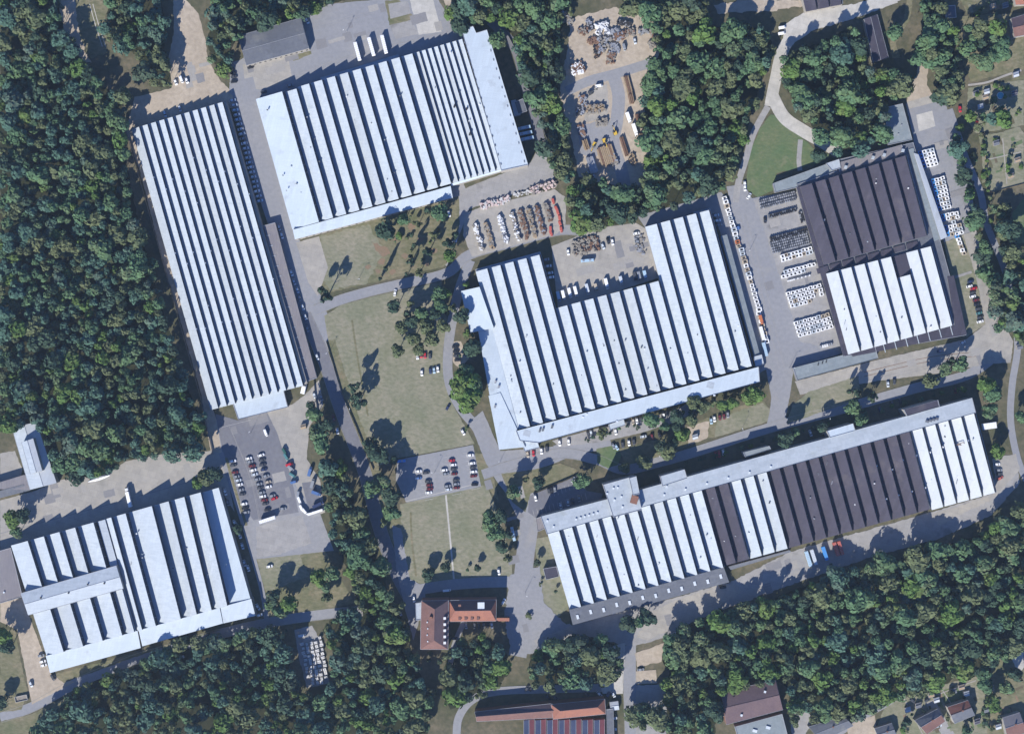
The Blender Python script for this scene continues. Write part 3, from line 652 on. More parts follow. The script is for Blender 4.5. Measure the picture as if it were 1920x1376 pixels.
# A: long left hall ---------------------------------------------------------------
r = bld('factory_hall', 'long narrow white sawtooth hall beside the big wood on the left', 'factory hall')
qA = [(247, 243), (419, 192), (570, 722), (395, 768)]
sawtooth(r, qA, even(11), 5.6, 8.9, glaze=.14)
MB().prism([xy(p, 6.6) for p in ((419, 192), (424, 191), (576, 718), (571, 721))], 0, 6.6).build('eaves_wall', M['wall'], r)
flat(r, [(494, 424), (516, 418), (594, 708), (572, 716)], 4.5, 'roof_bitumen', 'wall_grey')
for i in range(14):
    t = (i + .5) / 14; a = (500 + 74 * t, 432 + 268 * t); small(r, [a], 4.5, (3.2, .35, .25), 'roof_pale', 'roof_joint', RD(12))
flat(r, [(437, 757), (531, 731), (539, 763), (447, 786)], 4.2)
for k in range(11):
    for v in ([.18 + .025 * (k % 5) , .45 + .02 * (k % 4), .72 - .02 * (k % 3)] if k < 10 else [.3, .6]):
        small(r, [bil(qA, (k + .93) / 11, v + .03 * math.sin(k * 2.1))], 7.6, (1.1, 1.1, 1.3), 'white', 'roof_vent')
a, b = Vector(xy(qA[3], 6)), Vector(xy(qA[2], 6))
wall_windows(r, a, b, 1.5, 4.2, 14)
a, b = Vector(xy(qA[1], 6)), Vector(xy(qA[0], 6)); wall_windows(r, a, b, 1.5, 4.2, 14)

# B: upper middle hall --------------------------------------------------------------
r = bld('factory_hall', 'large white sawtooth hall at the top with a tall wing on its right end', 'factory hall')
qB = [(480, 187), (868, 74), (942, 316), (548, 430)]
def ub(x): return (x - 480) / 388.0
tb = [(0, ub(534), 0, 1, 'roof_flat', .10, 10.6)]
xs = [534 + (776 - 534) * i / 10 for i in range(11)]
tb += [(ub(xs[i]), ub(xs[i + 1]), 0 if i else .01, 1, None, .14, None) for i in range(9)]
tb += [(ub(xs[9]), ub(776), 0, 1, None, .14, None)]
xs = [776 + (868 - 776) * i / 8 for i in range(9)]
tb += [(ub(xs[i]), ub(xs[i + 1]), 0, 1, None, .16, 8.9) for i in range(8)]
sawtooth(r, qB, tb, 6.2, 11.0)
slope(r, [(549, 431), (845, 349), (849, 371), (553, 449)], [8.4, 8.4, 7.2, 7.2])
slope(r, [(845, 345), (939, 318), (940, 321), (847, 349)], [6.8, 6.8, 6, 6])
flat(r, [(866, 58), (887, 50), (893, 63), (913, 57), (990, 309), (940, 320)], 12.2)
small(r, [(871 + 68 * t / 13, 80 + 228 * t / 13) for t in range(14)], 12.2, (.5, 1.6, .5), 'roof_grey', 'roof_light', RD(15))
small(r, [(915 + 68 * t / 13, 78 + 225 * t / 13) for t in range(14)], 12.2, (.5, 1.6, .4), 'roof_grey', 'roof_light', RD(15))
flat(r, [(601, 146), (746, 102), (749, 110), (604, 155)], 4.6, 'roof_pale')
flat(r, [(965, 192), (980, 186), (988, 208), (972, 214)], 5, 'roof_grey', 'wall_grey')
flat(r, [(958, 190), (967, 188), (976, 215), (964, 218)], 4, 'roof_pale')
small(r, [(852, 200), (875, 205), (881, 252)], 9.0, (1.2, 2.2, 1.2), 'dark', 'roof_vent')
a, b = Vector(xy((553, 449), 7)), Vector(xy((849, 371), 7)); wall_windows(r, a, b, 1.5, 4.5, 22)

# C: centre hall --------------------------------------------------------------------
r = bld('factory_hall', 'largest white sawtooth hall in the centre, U shaped round a beige yard', 'factory hall')
qC = [(892, 510), (1332, 394), (1412, 685), (972, 804)]
tc = []
for i in range(18):
    tc.append((i / 18, (i + 1) / 18, .0 if (i < 5 or i > 12) else .345, 1, None, None, None))
sawtooth(r, qC, tc, 6.0, 10.6, glaze=.14)
slope(r, [(897, 540), (899, 536), (968, 800), (935, 843)][0:4] if False else [(886, 560), (903, 540), (972, 803), (936, 843)], [6.9, 6.4, 6.4, 6.9])
slope(r, [(864, 546), (899, 538), (926, 615), (882, 624)], [7.0, 10.2, 10.2, 7.0])
slope(r, [(916, 742), (938, 736), (985, 838), (936, 843)], [6.95, 7.1, 7.1, 6.95])
flat(r, [(968, 808), (1422, 688), (1424, 716), (1010, 830), (975, 826)], 10.2)
flat(r, [(973, 815), (1008, 830), (1011, 839), (984, 846)], 6.2)
flat(r, [(1141, 796), (1169, 786), (1172, 797), (1144, 806)], 5.5, 'roof_white')
slope(r, [(1351, 443), (1363, 440), (1425, 665), (1414, 668)], [5.2, 4.6, 4.6, 5.2], 'roof_green')
flat(r, [(1413, 669), (1428, 665), (1432, 682), (1417, 687)], 6, 'roof_white')
flat(r, [(892, 505), (1012, 472), (1014, 477), (893, 510)], 5, 'roof_pale')
flat(r, [(1300, 398), (1330, 390), (1332, 394), (1302, 402)], 5, 'roof_pale')
small(r, [(1012, 807), (1018, 805), (1035, 800)], 10, (1.3, 2.6, 1.4), 'roof_grey', 'roof_vent')
small(r, [(988, 812), (1332, 722)], 10, (5.2, 4.6, .25), 'roof_pale', 'roof_hatch')
small(r, [(1093, 782), (1100, 776), (1157, 790), (1339, 741)], 10, (1.6, 1.2, .6), 'skylight', 'skylight')
small(r, [(929, 716), (935, 725), (928, 762)], 7.2, (1.3, 2.4, 1.0), 'metal', 'roof_vent')
a, b = Vector(xy((1010, 830), 9)), Vector(xy((1424, 716), 9))
wall_windows(r, a, b, 1.2, 3.4, 36); wall_windows(r, a, b, 5, 7.4, 36)

# D: dark and white hall, right ----------------------------------------------------------
r = bld('factory_hall', 'dark brown and white sawtooth hall at the upper right with a grey flat rim', 'factory hall')
flat(r, [(1494, 346), (1568, 322), (1572, 300), (1712, 268), (1811, 628), (1584, 668)], 5.4, 'roof_grey', 'wall_grey')
flat(r, [(1494, 352), (1503, 349), (1592, 664), (1581, 667)], 5.9, 'roof_brown', 'wall_grey', rim=0, base=5.3)
flat(r, [(1704, 281), (1713, 278), (1763, 447), (1752, 452)], 5.9, 'roof_green', 'wall_grey', rim=0, base=5.3)
flat(r, [(1776, 520), (1788, 517), (1812, 626), (1600, 668), (1593, 662), (1790, 610)], 5.8, 'roof_brown', 'wall_grey', rim=0, base=5.3)
flat(r, [(1570, 306), (1690, 272), (1697, 288), (1575, 322)], 6.0, 'roof_bitumen', 'wall_grey', base=5.3)
qD = [(1500, 351), (1700, 292), (1740, 441), (1545, 496)]
sawtooth(r, qD, even(8, 'roof_brown'), 6.4, 10.6, wall='wall_grey', base=5.3)
qD2 = [(1549, 514), (1748, 462), (1788, 609), (1590, 664)]
td = even(8, 'roof_bright'); t5 = td[5]
td[5] = (t5[0], t5[1], .27, 1, 'roof_bright', None, None)
sawtooth(r, qD2, td, 6.4, 10.4, 'roof_bright', wall='wall_grey', base=5.3)
slope(r, [bil(qD2, 5 / 8, 0), bil(qD2, 6 / 8, 0), bil(qD2, 6 / 8, .265), bil(qD2, 5 / 8, .265)], [6.8, 6.8, 6.8, 6.8], 'roof_brown', base=5.3)
small(r, [(1542 + 24 * i, 506 - 6.6 * i) for i in range(8)], 5.5, (8.5, 4.2, .8), 'roof_brown', 'valley_roof', RD(15))
for i in range(7):
    small(r, [(1658 + 21 * i, 653 - 5.5 * i)], 5.9, (.5, 6.5, .5), 'roof_pale', 'roof_joint', RD(15))
small(r, [(1585, 314), (1636, 296), (1657, 291), (1692, 283)], 6.1, (2.2, 2.2, 1.6), 'roof_pale', 'roof_vent')
small(r, [(1545, 413), (1690, 374), (1588, 590), (1736, 540)], 8.4, (1.2, 1.6, 1.0), 'metal', 'roof_vent')
slope(r, [(1713, 287), (1722, 290), (1776, 444), (1764, 450)], [6.6, 6.0, 6.0, 6.6], 'roof_bright', 'wall_grey', name='canopy_roof')
flat(r, [(1487, 690), (1640, 650), (1646, 672), (1495, 713)], 5.5, 'roof_green', 'wall_grey')
flat(r, [(1450, 344), (1572, 300), (1576, 322), (1500, 350), (1454, 361)], 4.8, 'roof_green', 'wall_grey')
flat(r, [(1549, 307), (1573, 299), (1576, 315), (1560, 320)], 6.4, 'roof_pale', 'wall_grey')
small(r, [(1534, 683), (1542, 680), (1549, 678)], 5.5, (.7, 1.8, .6), 'dark', 'roof_vent')
r = bld('workshop', 'small grey-green flat roofed building above the dark brown hall', 'workshop')
flat(r, [(1655, 204), (1692, 195), (1710, 262), (1665, 272), (1664, 240)], 5.0, 'roof_green', 'wall_grey')
small(r, [(1672, 222), (1690, 235), (1684, 252)], 5.0, (1, 1, .6), 'metal', 'roof_vent')

# E: long lower right hall ------------------------------------------------------------------
r = bld('factory_hall', 'very long sawtooth hall at lower right with alternating white and brown bays', 'factory hall')
qE = [(1026, 998), (1829, 774), (1868, 922), (1068, 1142)]
cols = ['roof_white'] * 12 + ['roof_brown'] * 2 + ['roof_white'] * 3 + ['roof_brown'] * 11 + ['roof_bright'] * 5
te = []
for i in range(33):
    te.append((i / 33, (i + 1) / 33, 0, 1 if i < 12 else (1.0 if i > 27 else .985), cols[i], None, None))
sawtooth(r, qE, te, 6.4, 10.8, glaze=.15)
flat(r, [(1014, 968), (1133, 937), (1240, 907), (1822, 746), (1829, 774), (1026, 1001)], 12.5, 'roof_pale')
flat(r, [(1131, 909), (1188, 893), (1203, 955), (1150, 969)], 16.5, 'roof_pale')
flat(r, [(1180, 897), (1193, 893), (1199, 925), (1187, 928)], 19.5, 'roof_pale', 'wall')
small(r, [(1189, 936)], 16.6, (5, 6, 2.6), 'brick', 'chimney_block')
flat(r, [(1238, 893), (1283, 880), (1288, 896), (1242, 911)], 14.0, 'roof_pale')
flat(r, [(1394, 848), (1442, 836), (1445, 842), (1398, 857)], 10.5, 'roof_green')
flat(r, [(1551, 808), (1599, 794), (1603, 807), (1556, 820)], 14.2)
flat(r, [(1695, 768), (1758, 750), (1761, 762), (1701, 780)], 14.6, 'roof_brown', 'wall')
slope(r, [(1067, 1143), (1357, 1063), (1367, 1091), (1074, 1171)], [10.2, 10.2, 8.8, 8.8], 'roof_grey')
for i in range(12):
    x = 1083 + 24.4 * i; small(r, [(x, 1160 - (x - 1083) * .272 + (0 if i % 2 == 0 else -7) - (4 if i % 2 == 0 else 0))], 9.9, (1.8, 3.2, .5), 'skylight', 'skylight', RD(15))
slope(r, [(1366, 1062), (1480, 1031), (1484, 1034), (1370, 1068)], [6.5, 6.5, 5, 5], 'roof_grey')
flat(r, [(1005, 972), (1014, 969), (1022, 990), (1008, 996)], 4, 'roof_bitumen', 'wall_grey')
flat(r, [(1019, 1066), (1043, 1062), (1048, 1080), (1024, 1086)], 4, 'roof_brown', 'wall')
for pts_, zz in (([(1150, 915), (1158, 914), (1165, 931), (1167, 950), (1138, 925), (1152, 937)], 16.5), ([(1080 + 8 * i, 973 - 2.4 * i) for i in range(6)] + [(1205 + 40 * i, 938 - 10.5 * i) for i in range(7)] + [(1026, 976), (1038, 987), (1250, 912)], 12.5)):
    small(r, pts_, zz, (1.3, 1.3, .8), 'skylight', 'skylight')
small(r, [(1738 + 6 * i, 790 - 1.6 * i) for i in range(4)], 12.6, (2.2, 1.6, 1.2), 'roof_grey', 'air_unit')
for p in [(1643, 873), (1661, 935), (1672, 880), (1684, 928), (1692, 862), (1709, 921), (1717, 854), (1734, 914), (1767, 838), (1814, 826), (1743, 848)]:
    small(r, [p], 8.6, (1.2, 1.2, 1.2), 'white', 'roof_vent')
for k in ((Vector(xy((1822, 746), 11)), Vector(xy((1240, 907), 11)), 44), (Vector(xy((1130, 938), 11)), Vector(xy((1014, 969), 11)), 10)):
    for z in (1.2, 5.0, 8.6): wall_windows(r, k[0], k[1], z, z + 2, k[2])
mast = tag(MB().tube(P(1793, 834, 8.5), P(1806, 829, 11.0), .25).tube(P(1806, 829, 11.0), P(1811, 834, 8.5), .2).tube(P(1793, 834, 8.5), P(1811, 834, 8.5), .25).build('roof_mast', M['rust'], r))

# F: bottom left hall -------------------------------------------------------------------------
r = bld('factory_hall', 'white sawtooth hall at the lower left crossed by a long gabled roof', 'factory hall')
qF = [(21, 1023), (410, 914), (458, 1126), (88, 1230)]
uu = lambda x: (x - 21) / 389.0
bx_ = [(21, 57, .15), (57, 87, .17), (87, 116, .17), (116, 146, .18), (146, 183, .22)]
tf = [(uu(a), uu(b), 0, .46, None, g_, 11.4) for a, b, g_ in bx_]
tf2 = [(.0, .155, .62), (.155, .27, .62), (.27, .37, .63), (.37, .47, .63)]
sawtooth(r, qF, tf, 6.8, 10.0)
sawtooth(r, qF, [(u0 * .9, u1 * .9, v, 1, None, .16, 11.6) for u0, u1, v in [(0, .11, .62), (.11, .22, .62), (.22, .33, .62), (.33, .44, .62), (.44, .5, .62)]], 6.8, 10.2)
sawtooth(r, qF, [(uu(a), uu(b), 0, 1, None, g_, h_) for a, b, g_, h_ in ((197, 212, .25, 11.4), (212, 241, .2, 11.8), (241, 288, .08, 13.5), (288, 320, .13, 12.0), (320, 349, .13, 12.0), (349, 379, .10, 14.5))], 6.8, 10.4)
slope(r, [(379, 923), (410, 914), (470, 1123), (431, 1134)], [7.0, 7.8, 7.8, 7.0])
MB().face([P(*bil(qF, uu(183), 0), 9), P(*bil(qF, uu(197), 0), 9), P(*bil(qF, uu(197), 1), 9), P(*bil(qF, uu(183), 1), 9)]).build('valley_roof', M['roof_white'], r)
gable(r, [(39, 1112), (218, 1060), (231, 1103), (53, 1153)], 12.2, 13.6, 'roof_white', roof2='roof_white', name='cross_roof')
small(r, [(77, 1120), (129, 1111), (165, 1095), (196, 1093)], 13.2, (1, 1, 1), 'dark', 'roof_vent')
slope(r, [(86, 1229), (258, 1182), (264, 1214), (94, 1261)], [8.6, 8.6, 7.4, 7.4])
slope(r, [(260, 1181), (412, 1139), (418, 1168), (267, 1211)], [8.8, 8.8, 7.6, 7.6])
slope(r, [(413, 1138), (471, 1122), (479, 1154), (419, 1168)], [8.2, 8.2, 7.2, 7.2])
a, b = Vector(xy((94, 1261), 7)), Vector(xy((479, 1154), 7)); wall_windows(r, a, b, 1.4, 4.4, 30)
r = bld('warehouse', 'flat dark grey building cut by the left edge beside the lower left hall', 'warehouse')
flat(r, [(-60, 1050), (20, 1027), (42, 1118), (-40, 1142)], 6.0, 'roof_bitumen', 'wall_grey')
small(r, [(8, 1110)], 6.0, (1.2, 1.2, .8), 'skylight', 'skylight')

# G: small white building with raised clerestory
r = bld('workshop', 'white gabled building with a raised lantern roof at the left edge', 'workshop')
gable(r, [(22, 802), (68, 791), (106, 905), (56, 918)], 6.0, 7.4, 'roof_bright', roof2='roof_white', along=1)
gable(r, [(40, 829), (62, 822), (79, 882), (57, 889)], 11.0, 11.8, 'roof_bright', roof2='roof_white', along=1, base=6.2)
slope(r, [(-40, 916), (45, 890), (71, 898), (57, 918)], [5, 5, 5, 5], 'roof_bitumen', 'wall_grey')
slope(r, [(-40, 930), (44, 908), (57, 919), (-40, 944)], [5.2, 5.2, 4.4, 4.4], 'roof_grey', 'wall_grey')

# H: grey shed top
r = bld('storage_shed', 'plain dark grey low roofed shed at the top edge', 'shed')
gable(r, [(446, 68), (564, 34), (579, 91), (462, 123)], 5.6, 6.4, 'roof_grey', roof2='roof_grey', wall='wall')
a, b = Vector(xy((462, 123), 5.6)), Vector(xy((579, 91), 5.6)); wall_windows(r, a, b, 1.4, 3.6, 12)

# I: office block
r = bld('office_block', 'brick office block with a plum tiled wing and an orange tiled wing in an L', 'office building')
gable(r, [(790, 1126), (841, 1125), (840, 1217), (788, 1217)], 13, 18.5, 'tile_plum', roof2='tile_brown', wall='brick', along=1, hip=.18)
gable(r, [(842, 1125), (931, 1124), (930, 1164), (842, 1165)], 11.5, 16.5, 'tile_brown', roof2='tile_red', wall='brick', hip=.12)
flat(r, [(779, 1131), (790, 1129), (790, 1161), (780, 1162)], 10.5, 'roof_pale', 'wall')
slope(r, [(931, 1158), (955, 1158), (955, 1164), (931, 1164)], [5, 5, 4, 4], 'tile_red', 'brick')
small(r, [(834, 1158 + 11.5 * i) for i in range(5)], 14.2, (1.8, 1.8, 1.6), 'white', 'dormer', 0)
small(r, [(862 + 11.5 * i, 1158) for i in range(4)], 12.6, (2.0, 2.2, 1.6), 'tile_brown', 'dormer', 0)
small(r, [(801, 1166), (802, 1178), (801, 1190), (802, 1202), (823, 1166), (823, 1178), (822, 1190), (822, 1202)], 16, (.8, 1, .5), 'skylight', 'skylight', 0)
small(r, [(808, 1157), (862, 1134)], 17, (2, 1.6, 2), 'brick', 'chimney', 0)
small(r, [(902, 1136)], 14.6, (5, 6, 1.2), 'skylight', 'roof_terrace', 0)
for z in (1, 4.2, 7.4):
    wall_windows(r, Vector(xy((841, 1125), 12)), Vector(xy((790, 1126), 12)), z, z + 1.8, 8, 'skylight', w=1.3)
    wall_windows(r, Vector(xy((931, 1124), 11)), Vector(xy((842, 1125), 11)), z, z + 1.8, 13, 'skylight', w=1.3)
    wall_windows(r, Vector(xy((788, 1217), 12)), Vector(xy((840, 1217), 12)), z, z + 1.8, 8, 'skylight', w=1.3)
    wall_windows(r, Vector(xy((842, 1165), 11)), Vector(xy((930, 1164), 11)), z, z + 1.8, 13, 'skylight', w=1.3)

# other buildings
r = bld('warehouse', 'dark roofed building with three ridges cut by the top edge at upper right', 'warehouse')
sawtooth(r, [(1500, -25), (1578, -25), (1580, 8), (1511, 22)], even(3, 'roof_brown'), 5.5, 7.6, wall='wall')
r = bld('storage_shed', 'long narrow dark brown shed among trees at the upper right', 'shed')
gable(r, [(1620, 36), (1645, 28), (1666, 108), (1637, 117)], 4.5, 5.6, 'roof_brown', roof2='roof_brown', along=1)
r = bld('warehouse', 'plum tiled building with an orange porch at the bottom right', 'warehouse')
gable(r, [(1352, 1296), (1454, 1275), (1468, 1330), (1362, 1358)], 9, 12.5, 'tile_plum', roof2='tile_plum', wall='brick')
gable(r, [(1340, 1322), (1362, 1318), (1364, 1340), (1345, 1345)], 7, 9, 'tile_red', roof2='tile_brown', wall='brick')
small(r, [(1434, 1296), (1390, 1340)], 11, (1.6, 1.6, .8), 'skylight', 'skylight')
flat(r, [(1378, 1362), (1466, 1338), (1482, 1400), (1390, 1400)], 6.5, 'roof_green', 'wall_grey')
small(r, [(1415, 1369), (1440, 1363)], 6.5, (3.4, 2, .8), 'skylight', 'skylight')
r = bld('warehouse', 'red brown tiled building with solar panels cut by the bottom edge', 'warehouse')
gable(r, [(890, 1334), (1036, 1318), (1040, 1345), (894, 1352)], 9, 11.5, 'tile_plum', roof2='tile_brown', wall='brick')
gable(r, [(1033, 1320), (1134, 1310), (1136, 1338), (1037, 1348)], 10.5, 14.5, 'tile_brown', roof2='tile_red', wall='brick', hip=.15)
for i in range(7):
    x = 982 + 22 * i; gable(r, [(x, 1350), (x + 20, 1348), (x + 20, 1400), (x, 1400)], 5, 6.8, 'roof_crimson', roof2='roof_solar', wall='brick', along=1, name='bay_roof')
flat(r, [(1137, 1330), (1150, 1328), (1152, 1400), (1138, 1400)], 4, 'roof_grey', 'wall_grey')
r = bld('storage_shed', 'small white roofed shed right of the tiled building at the bottom', 'shed')
gable(r, [(1143, 1316), (1159, 1314), (1161, 1330), (1145, 1332)], 3, 3.8, 'roof_bright', roof2='roof_white')
for (q, ze, zr, c1, c2, lab) in (
  ([(1715, 1350), (1758, 1328), (1772, 1352), (1738, 1376)], 5, 8.5, 'roof_grey', 'tile_brown', 'house with grey and brown roof slopes at the bottom edge near the gardens'),
  ([(1776, 1325), (1815, 1312), (1828, 1340), (1790, 1356)], 6, 9, 'tile_red', 'roof_grey', 'house with a small orange tiled roof between garden plots at lower right'),
  ([(1640, 1365), (1672, 1355), (1682, 1380), (1650, 1390)], 4, 6, 'roof_grey', 'roof_grey', 'small grey roofed garage cut by the bottom edge at lower right'),
  ([(1880, 1345), (1912, 1335), (1925, 1372), (1890, 1385)], 5, 8, 'roof_bitumen', 'tile_brown', 'house with a grey roof in the bottom right corner'),
  ([(1516, 1362), (1582, 1342), (1600, 1360), (1540, 1390)], 4.5, 6, 'roof_grey', 'roof_grey', 'long grey shed cut by the bottom edge right of the plum roof'),
  ([(1896, 35), (1930, 25), (1945, 62), (1902, 70)], 5, 8, 'tile_plum', 'tile_brown', 'house at the right edge of the top right gardens'),
  ([(1899, -14), (1940, -20), (1940, 8), (1905, 10)], 4, 7, 'tile_red', 'tile_red', 'red roofed house in the top right corner')):
    r = bld('house', lab, 'house'); gable(r, q, ze, zr, c1, roof2=c2, wall='wall')
    c = P(sum(p[0] for p in q) / 4, sum(p[1] for p in q) / 4, zr); MB().box((c[0] + 1, c[1] + .6, zr), (1, 1, 1.8)).build('chimney', M['brick'], r)
gs = [((1695, 1290), 'grey', 'dark garden shed beside the track at lower right'), ((1712, 1292), 'dark', 'second dark garden shed beside the track at lower right'),
      ((1803, 1288), 'wood', 'brown garden shed at the edge of the lower right wood'), ((1760, 1358), 'w', 'white roofed garden shed left of the orange tiled house'),
      ((1905, 140), 'w', 'white garden shed at the right edge below the top right trees'), ((1895, 330), 'wood', 'brown garden shed in the dry plots at the right edge'),
      ((1830, 175), 'grey', 'grey garden shed in the upper right allotments'), ((1848, 182), 'wood', 'brown shed in the upper right allotments'), ((1885, 10), 'grey', 'grey garden shed near the top right corner'),
      ((1888, 433), 'w', 'pale garden shed beside the green lawn at the right edge'), ((568, 800), 'wood', 'brown timber shed beside the dark tree clump by the car park'), ((1303, 819), 'w', 'tiny white kiosk on bare soil below the centre hall')]
gs += [((x, y), k, '%s garden shed, %s from the left among the extra sheds in the lower right gardens' % ({'w': 'pale', 'grey': 'grey', 'dark': 'dark', 'wood': 'brown'}[k], ORD[i])) for i, (x, y, k) in enumerate(((1702, 1330, 'w'), (1722, 1322, 'grey'), (1746, 1302, 'wood'), (1756, 1312, 'w'), (1788, 1295, 'grey'), (1812, 1300, 'w'), (1832, 1352, 'dark'), (1850, 1330, 'grey'), (1858, 1290, 'wood'), (1872, 1362, 'w')))]
gs += [((x, y), k, '%s garden shed, %s from the top among the sheds of the right hand plots' % ({'w': 'pale', 'grey': 'grey', 'dark': 'dark', 'wood': 'brown'}[k], ORD[i])) for i, (x, y, k) in enumerate(((1862, 12, 'wood'), (1850, 172, 'w'), (1902, 175, 'dark'), (1838, 200, 'w'), (1868, 268, 'grey'), (1908, 300, 'wood'), (1912, 650, 'grey')))]
for (p, k, lab) in gs:
    r = bld('garden_shed', lab, 'shed'); rm = {'grey': 'roof_grey', 'dark': 'roof_brown', 'wood': 'wood', 'w': 'roof_bright'}[k]; x, y = p
    gable(r, [(x - 5, y - 3), (x + 5, y - 6), (x + 6, y + 3), (x - 4, y + 6)], 2.4, 3.1, rm, roof2=rm)
for (p, rr, lab) in (((1782, 23), 4.2, 'kidney pool'), ((1875, 180), 2.6, 'x'), ((1736, 1347), 2.4, 'y')):
    c = P(*p, 0)
    if lab == 'kidney pool':
        r = bld('swimming_pool', 'rectangular grey blue garden pool near the top edge at right', 'pool')
        MB().box((c[0], c[1], .25), (8, 9.5, .5), .1).build('pool_wall', M['concrete_light'], r); MB().box((c[0], c[1], .52), (7, 8.5, .04), .1).build('water', M['roof_grey'], r)
    else:
        r = bld('paddling_pool', 'round blue pool in the upper right allotments' if lab == 'x' else 'round turquoise pool beside the houses at lower right', 'pool')
        MB().tube((c[0], c[1], 0), (c[0], c[1], 1.0), rr, n=20).build('pool_wall', M['white'], r); MB().tube((c[0], c[1], 1.0), (c[0], c[1], 1.03), rr * .88, n=20).build('water', M['pool'], r)

# more fittings on the big roofs: vents, pipes, walkway boards
rf = random.Random(9)
def roof_bits(root, q, n, z, ucount):
    for i in range(n):
        k = rf.randrange(ucount); c = bil(q, (k + rf.uniform(.3, .75)) / ucount, rf.uniform(.05, .95))
        small(root, [c], z + rf.uniform(-.3, .8), rf.choice(((.8, .8, .9), (1.2, .5, .7), (.5, 3.0, .25), (.9, .9, 1.4))), rf.choice(('metal', 'roof_grey', 'roof_pale', 'white')), 'roof_vent')
for o_ in [o for o in bpy.data.objects if o.name.startswith('factory_hall')]:
    l = o_['label']
    if l.startswith('long narrow'): pass
    elif l.startswith('large white'): roof_bits(o_, qB, 26, 8.8, 18)
    elif l.startswith('largest'): roof_bits(o_, [(972 - 50, 620), (1390, 600), qC[2], qC[3]], 34, 8.6, 18)
    elif l.startswith('dark brown'): roof_bits(o_, qD, 8, 8.4, 8); roof_bits(o_, qD2, 8, 8.4, 8)
    elif l.startswith('very long'): roof_bits(o_, qE, 40, 8.6, 33)
    else: roof_bits(o_, [(200, 980), (400, 920), (450, 1110), (262, 1170)], 14, 9.0, 6)

GZ = 0.01 + 0.008 * max(LAY.values())

# ------------------------------------------------------------------ vehicles
def loft(mb, st):
    """st: stations (x, z_low, z_high, half width low, half width high)"""
    n0 = len(mb.v)
    for (x, zl, zh, wl, wh) in st:
        c = .12
        mb.v += [(x, -wl, zl), (x, wl, zl), (x, wl + .02, zl * .5 + zh * .5), (x, wh, zh - c * .5), (x, wh - c, zh), (x, -wh + c, zh), (x, -wh, zh - c * .5), (x, -wl - .02, zl * .5 + zh * .5)]
    for i in range(len(st) - 1):
        for j in range(8):
            a = n0 + i * 8 + j; b = n0 + i * 8 + (j + 1) % 8; mb.f.append([a, b, b + 8, a + 8])
    mb.f.append([n0 + j for j in range(8)][::-1]); e = n0 + (len(st) - 1) * 8; mb.f.append([e + j for j in range(8)])
    return mb

def frustum(mb, b, t, zb, zt):
    """b, t: (x0, x1, half width)"""
    n = len(mb.v)
    mb.v += [(b[0], -b[2], zb), (b[1], -b[2], zb), (b[1], b[2], zb), (b[0], b[2], zb), (t[0], -t[2], zt), (t[1], -t[2], zt), (t[1], t[2], zt), (t[0], t[2], zt)]
    mb.f += [[n, n + 1, n + 5, n + 4], [n + 1, n + 2, n + 6, n + 5], [n + 2, n + 3, n + 7, n + 6], [n + 3, n, n + 4, n + 7], [n + 4, n + 5, n + 6, n + 7]]
    return mb

def wheels(r, xs, w, rad=.32):
    for x in xs:
        for s in (-1, 1):
            MB().tube((x, s * (w - .22), rad), (x, s * w, rad), rad, n=10).build('wheel', M['tyre'], r)

def make_car():
    r = empty('parked_car')
    loft(MB(), [(-2.12, .45, .72, .72, .66), (-1.95, .3, .92, .82, .78), (-.9, .28, .98, .86, .84), (.9, .28, .95, .86, .84), (1.75, .3, .82, .82, .76), (2.12, .42, .64, .68, .6)]).build('body', M['paint'], r)
    frustum(MB(), (-1.85, 1.15, .80), (-1.35, .45, .62), .90, 1.42).build('windows', M['glass'], r)
    MB().box((-.45, 0, 1.43), (1.8, 1.26, .05)).build('roof_panel', M['paint'], r)
    wheels(r, (-1.3, 1.35), .87); return r

def make_van():
    r = empty('parked_van')
    loft(MB(), [(-2.7, .45, 2.2, .92, .86), (-2.5, .35, 2.35, .96, .9), (1.2, .35, 2.35, .96, .9), (1.75, .35, 2.1, .95, .82), (2.2, .38, 1.25, .92, .8), (2.75, .45, 1.0, .82, .72)]).build('body', M['paint'], r)
    n = MB(); n.face([(1.78, -.76, 2.1), (1.78, .76, 2.1), (2.25, .74, 1.3), (2.25, -.74, 1.3)]); n.build('windscreen', M['glass'], r)
    wheels(r, (-1.7, 1.8), .97, .36); return r

def make_lorry(L, cabcol=True):
    r = empty('lorry')
    MB().box((-1.2, 0, 2.5), (L, 2.5, 2.8)).build('cargo_box', M['paintmat'], r)
    x = L / 2 - 1.2
    loft(MB(), [(x + .5, .6, 3.3, 1.15, 1.1), (x + 1.9, .6, 3.1, 1.15, 1.05), (x + 2.5, .6, 2.0, 1.1, 1.0)]).build('cab', M['paint'], r)
    MB().face([(x + 1.95, -1.0, 3.05), (x + 1.95, 1.0, 3.05), (x + 2.52, .95, 2.05), (x + 2.52, -.95, 2.05)]).build('windscreen', M['glass'], r)
    MB().box((.2, 0, .85), (L + 1.5, .9, .3)).build('chassis', M['dark'], r)
    wheels(r, (-L / 2 + .2, -L / 2 + 1.4, x + 1.5), 1.24, .5); return r

def make_trailer(L=13.0, w=2.5, h=2.7):
    r = empty('lorry_trailer')
    MB().box((0, 0, 1.2 + h / 2), (L, w, h)).build('cargo_box', M['paintmat'], r)
    rb = MB()
    for i in range(9): rb.box((-L / 2 + L * (i + .5) / 9, 0, 1.2 + h + .03), (.12, w, .06))
    rb.build('roof_rib', M['metal'], r)
    MB().box((0, 0, 1.0), (L * .95, 1.0, .3)).build('chassis', M['dark'], r)
    wheels(r, (-L / 2 + 1.2, -L / 2 + 2.4), w / 2, .48); return r

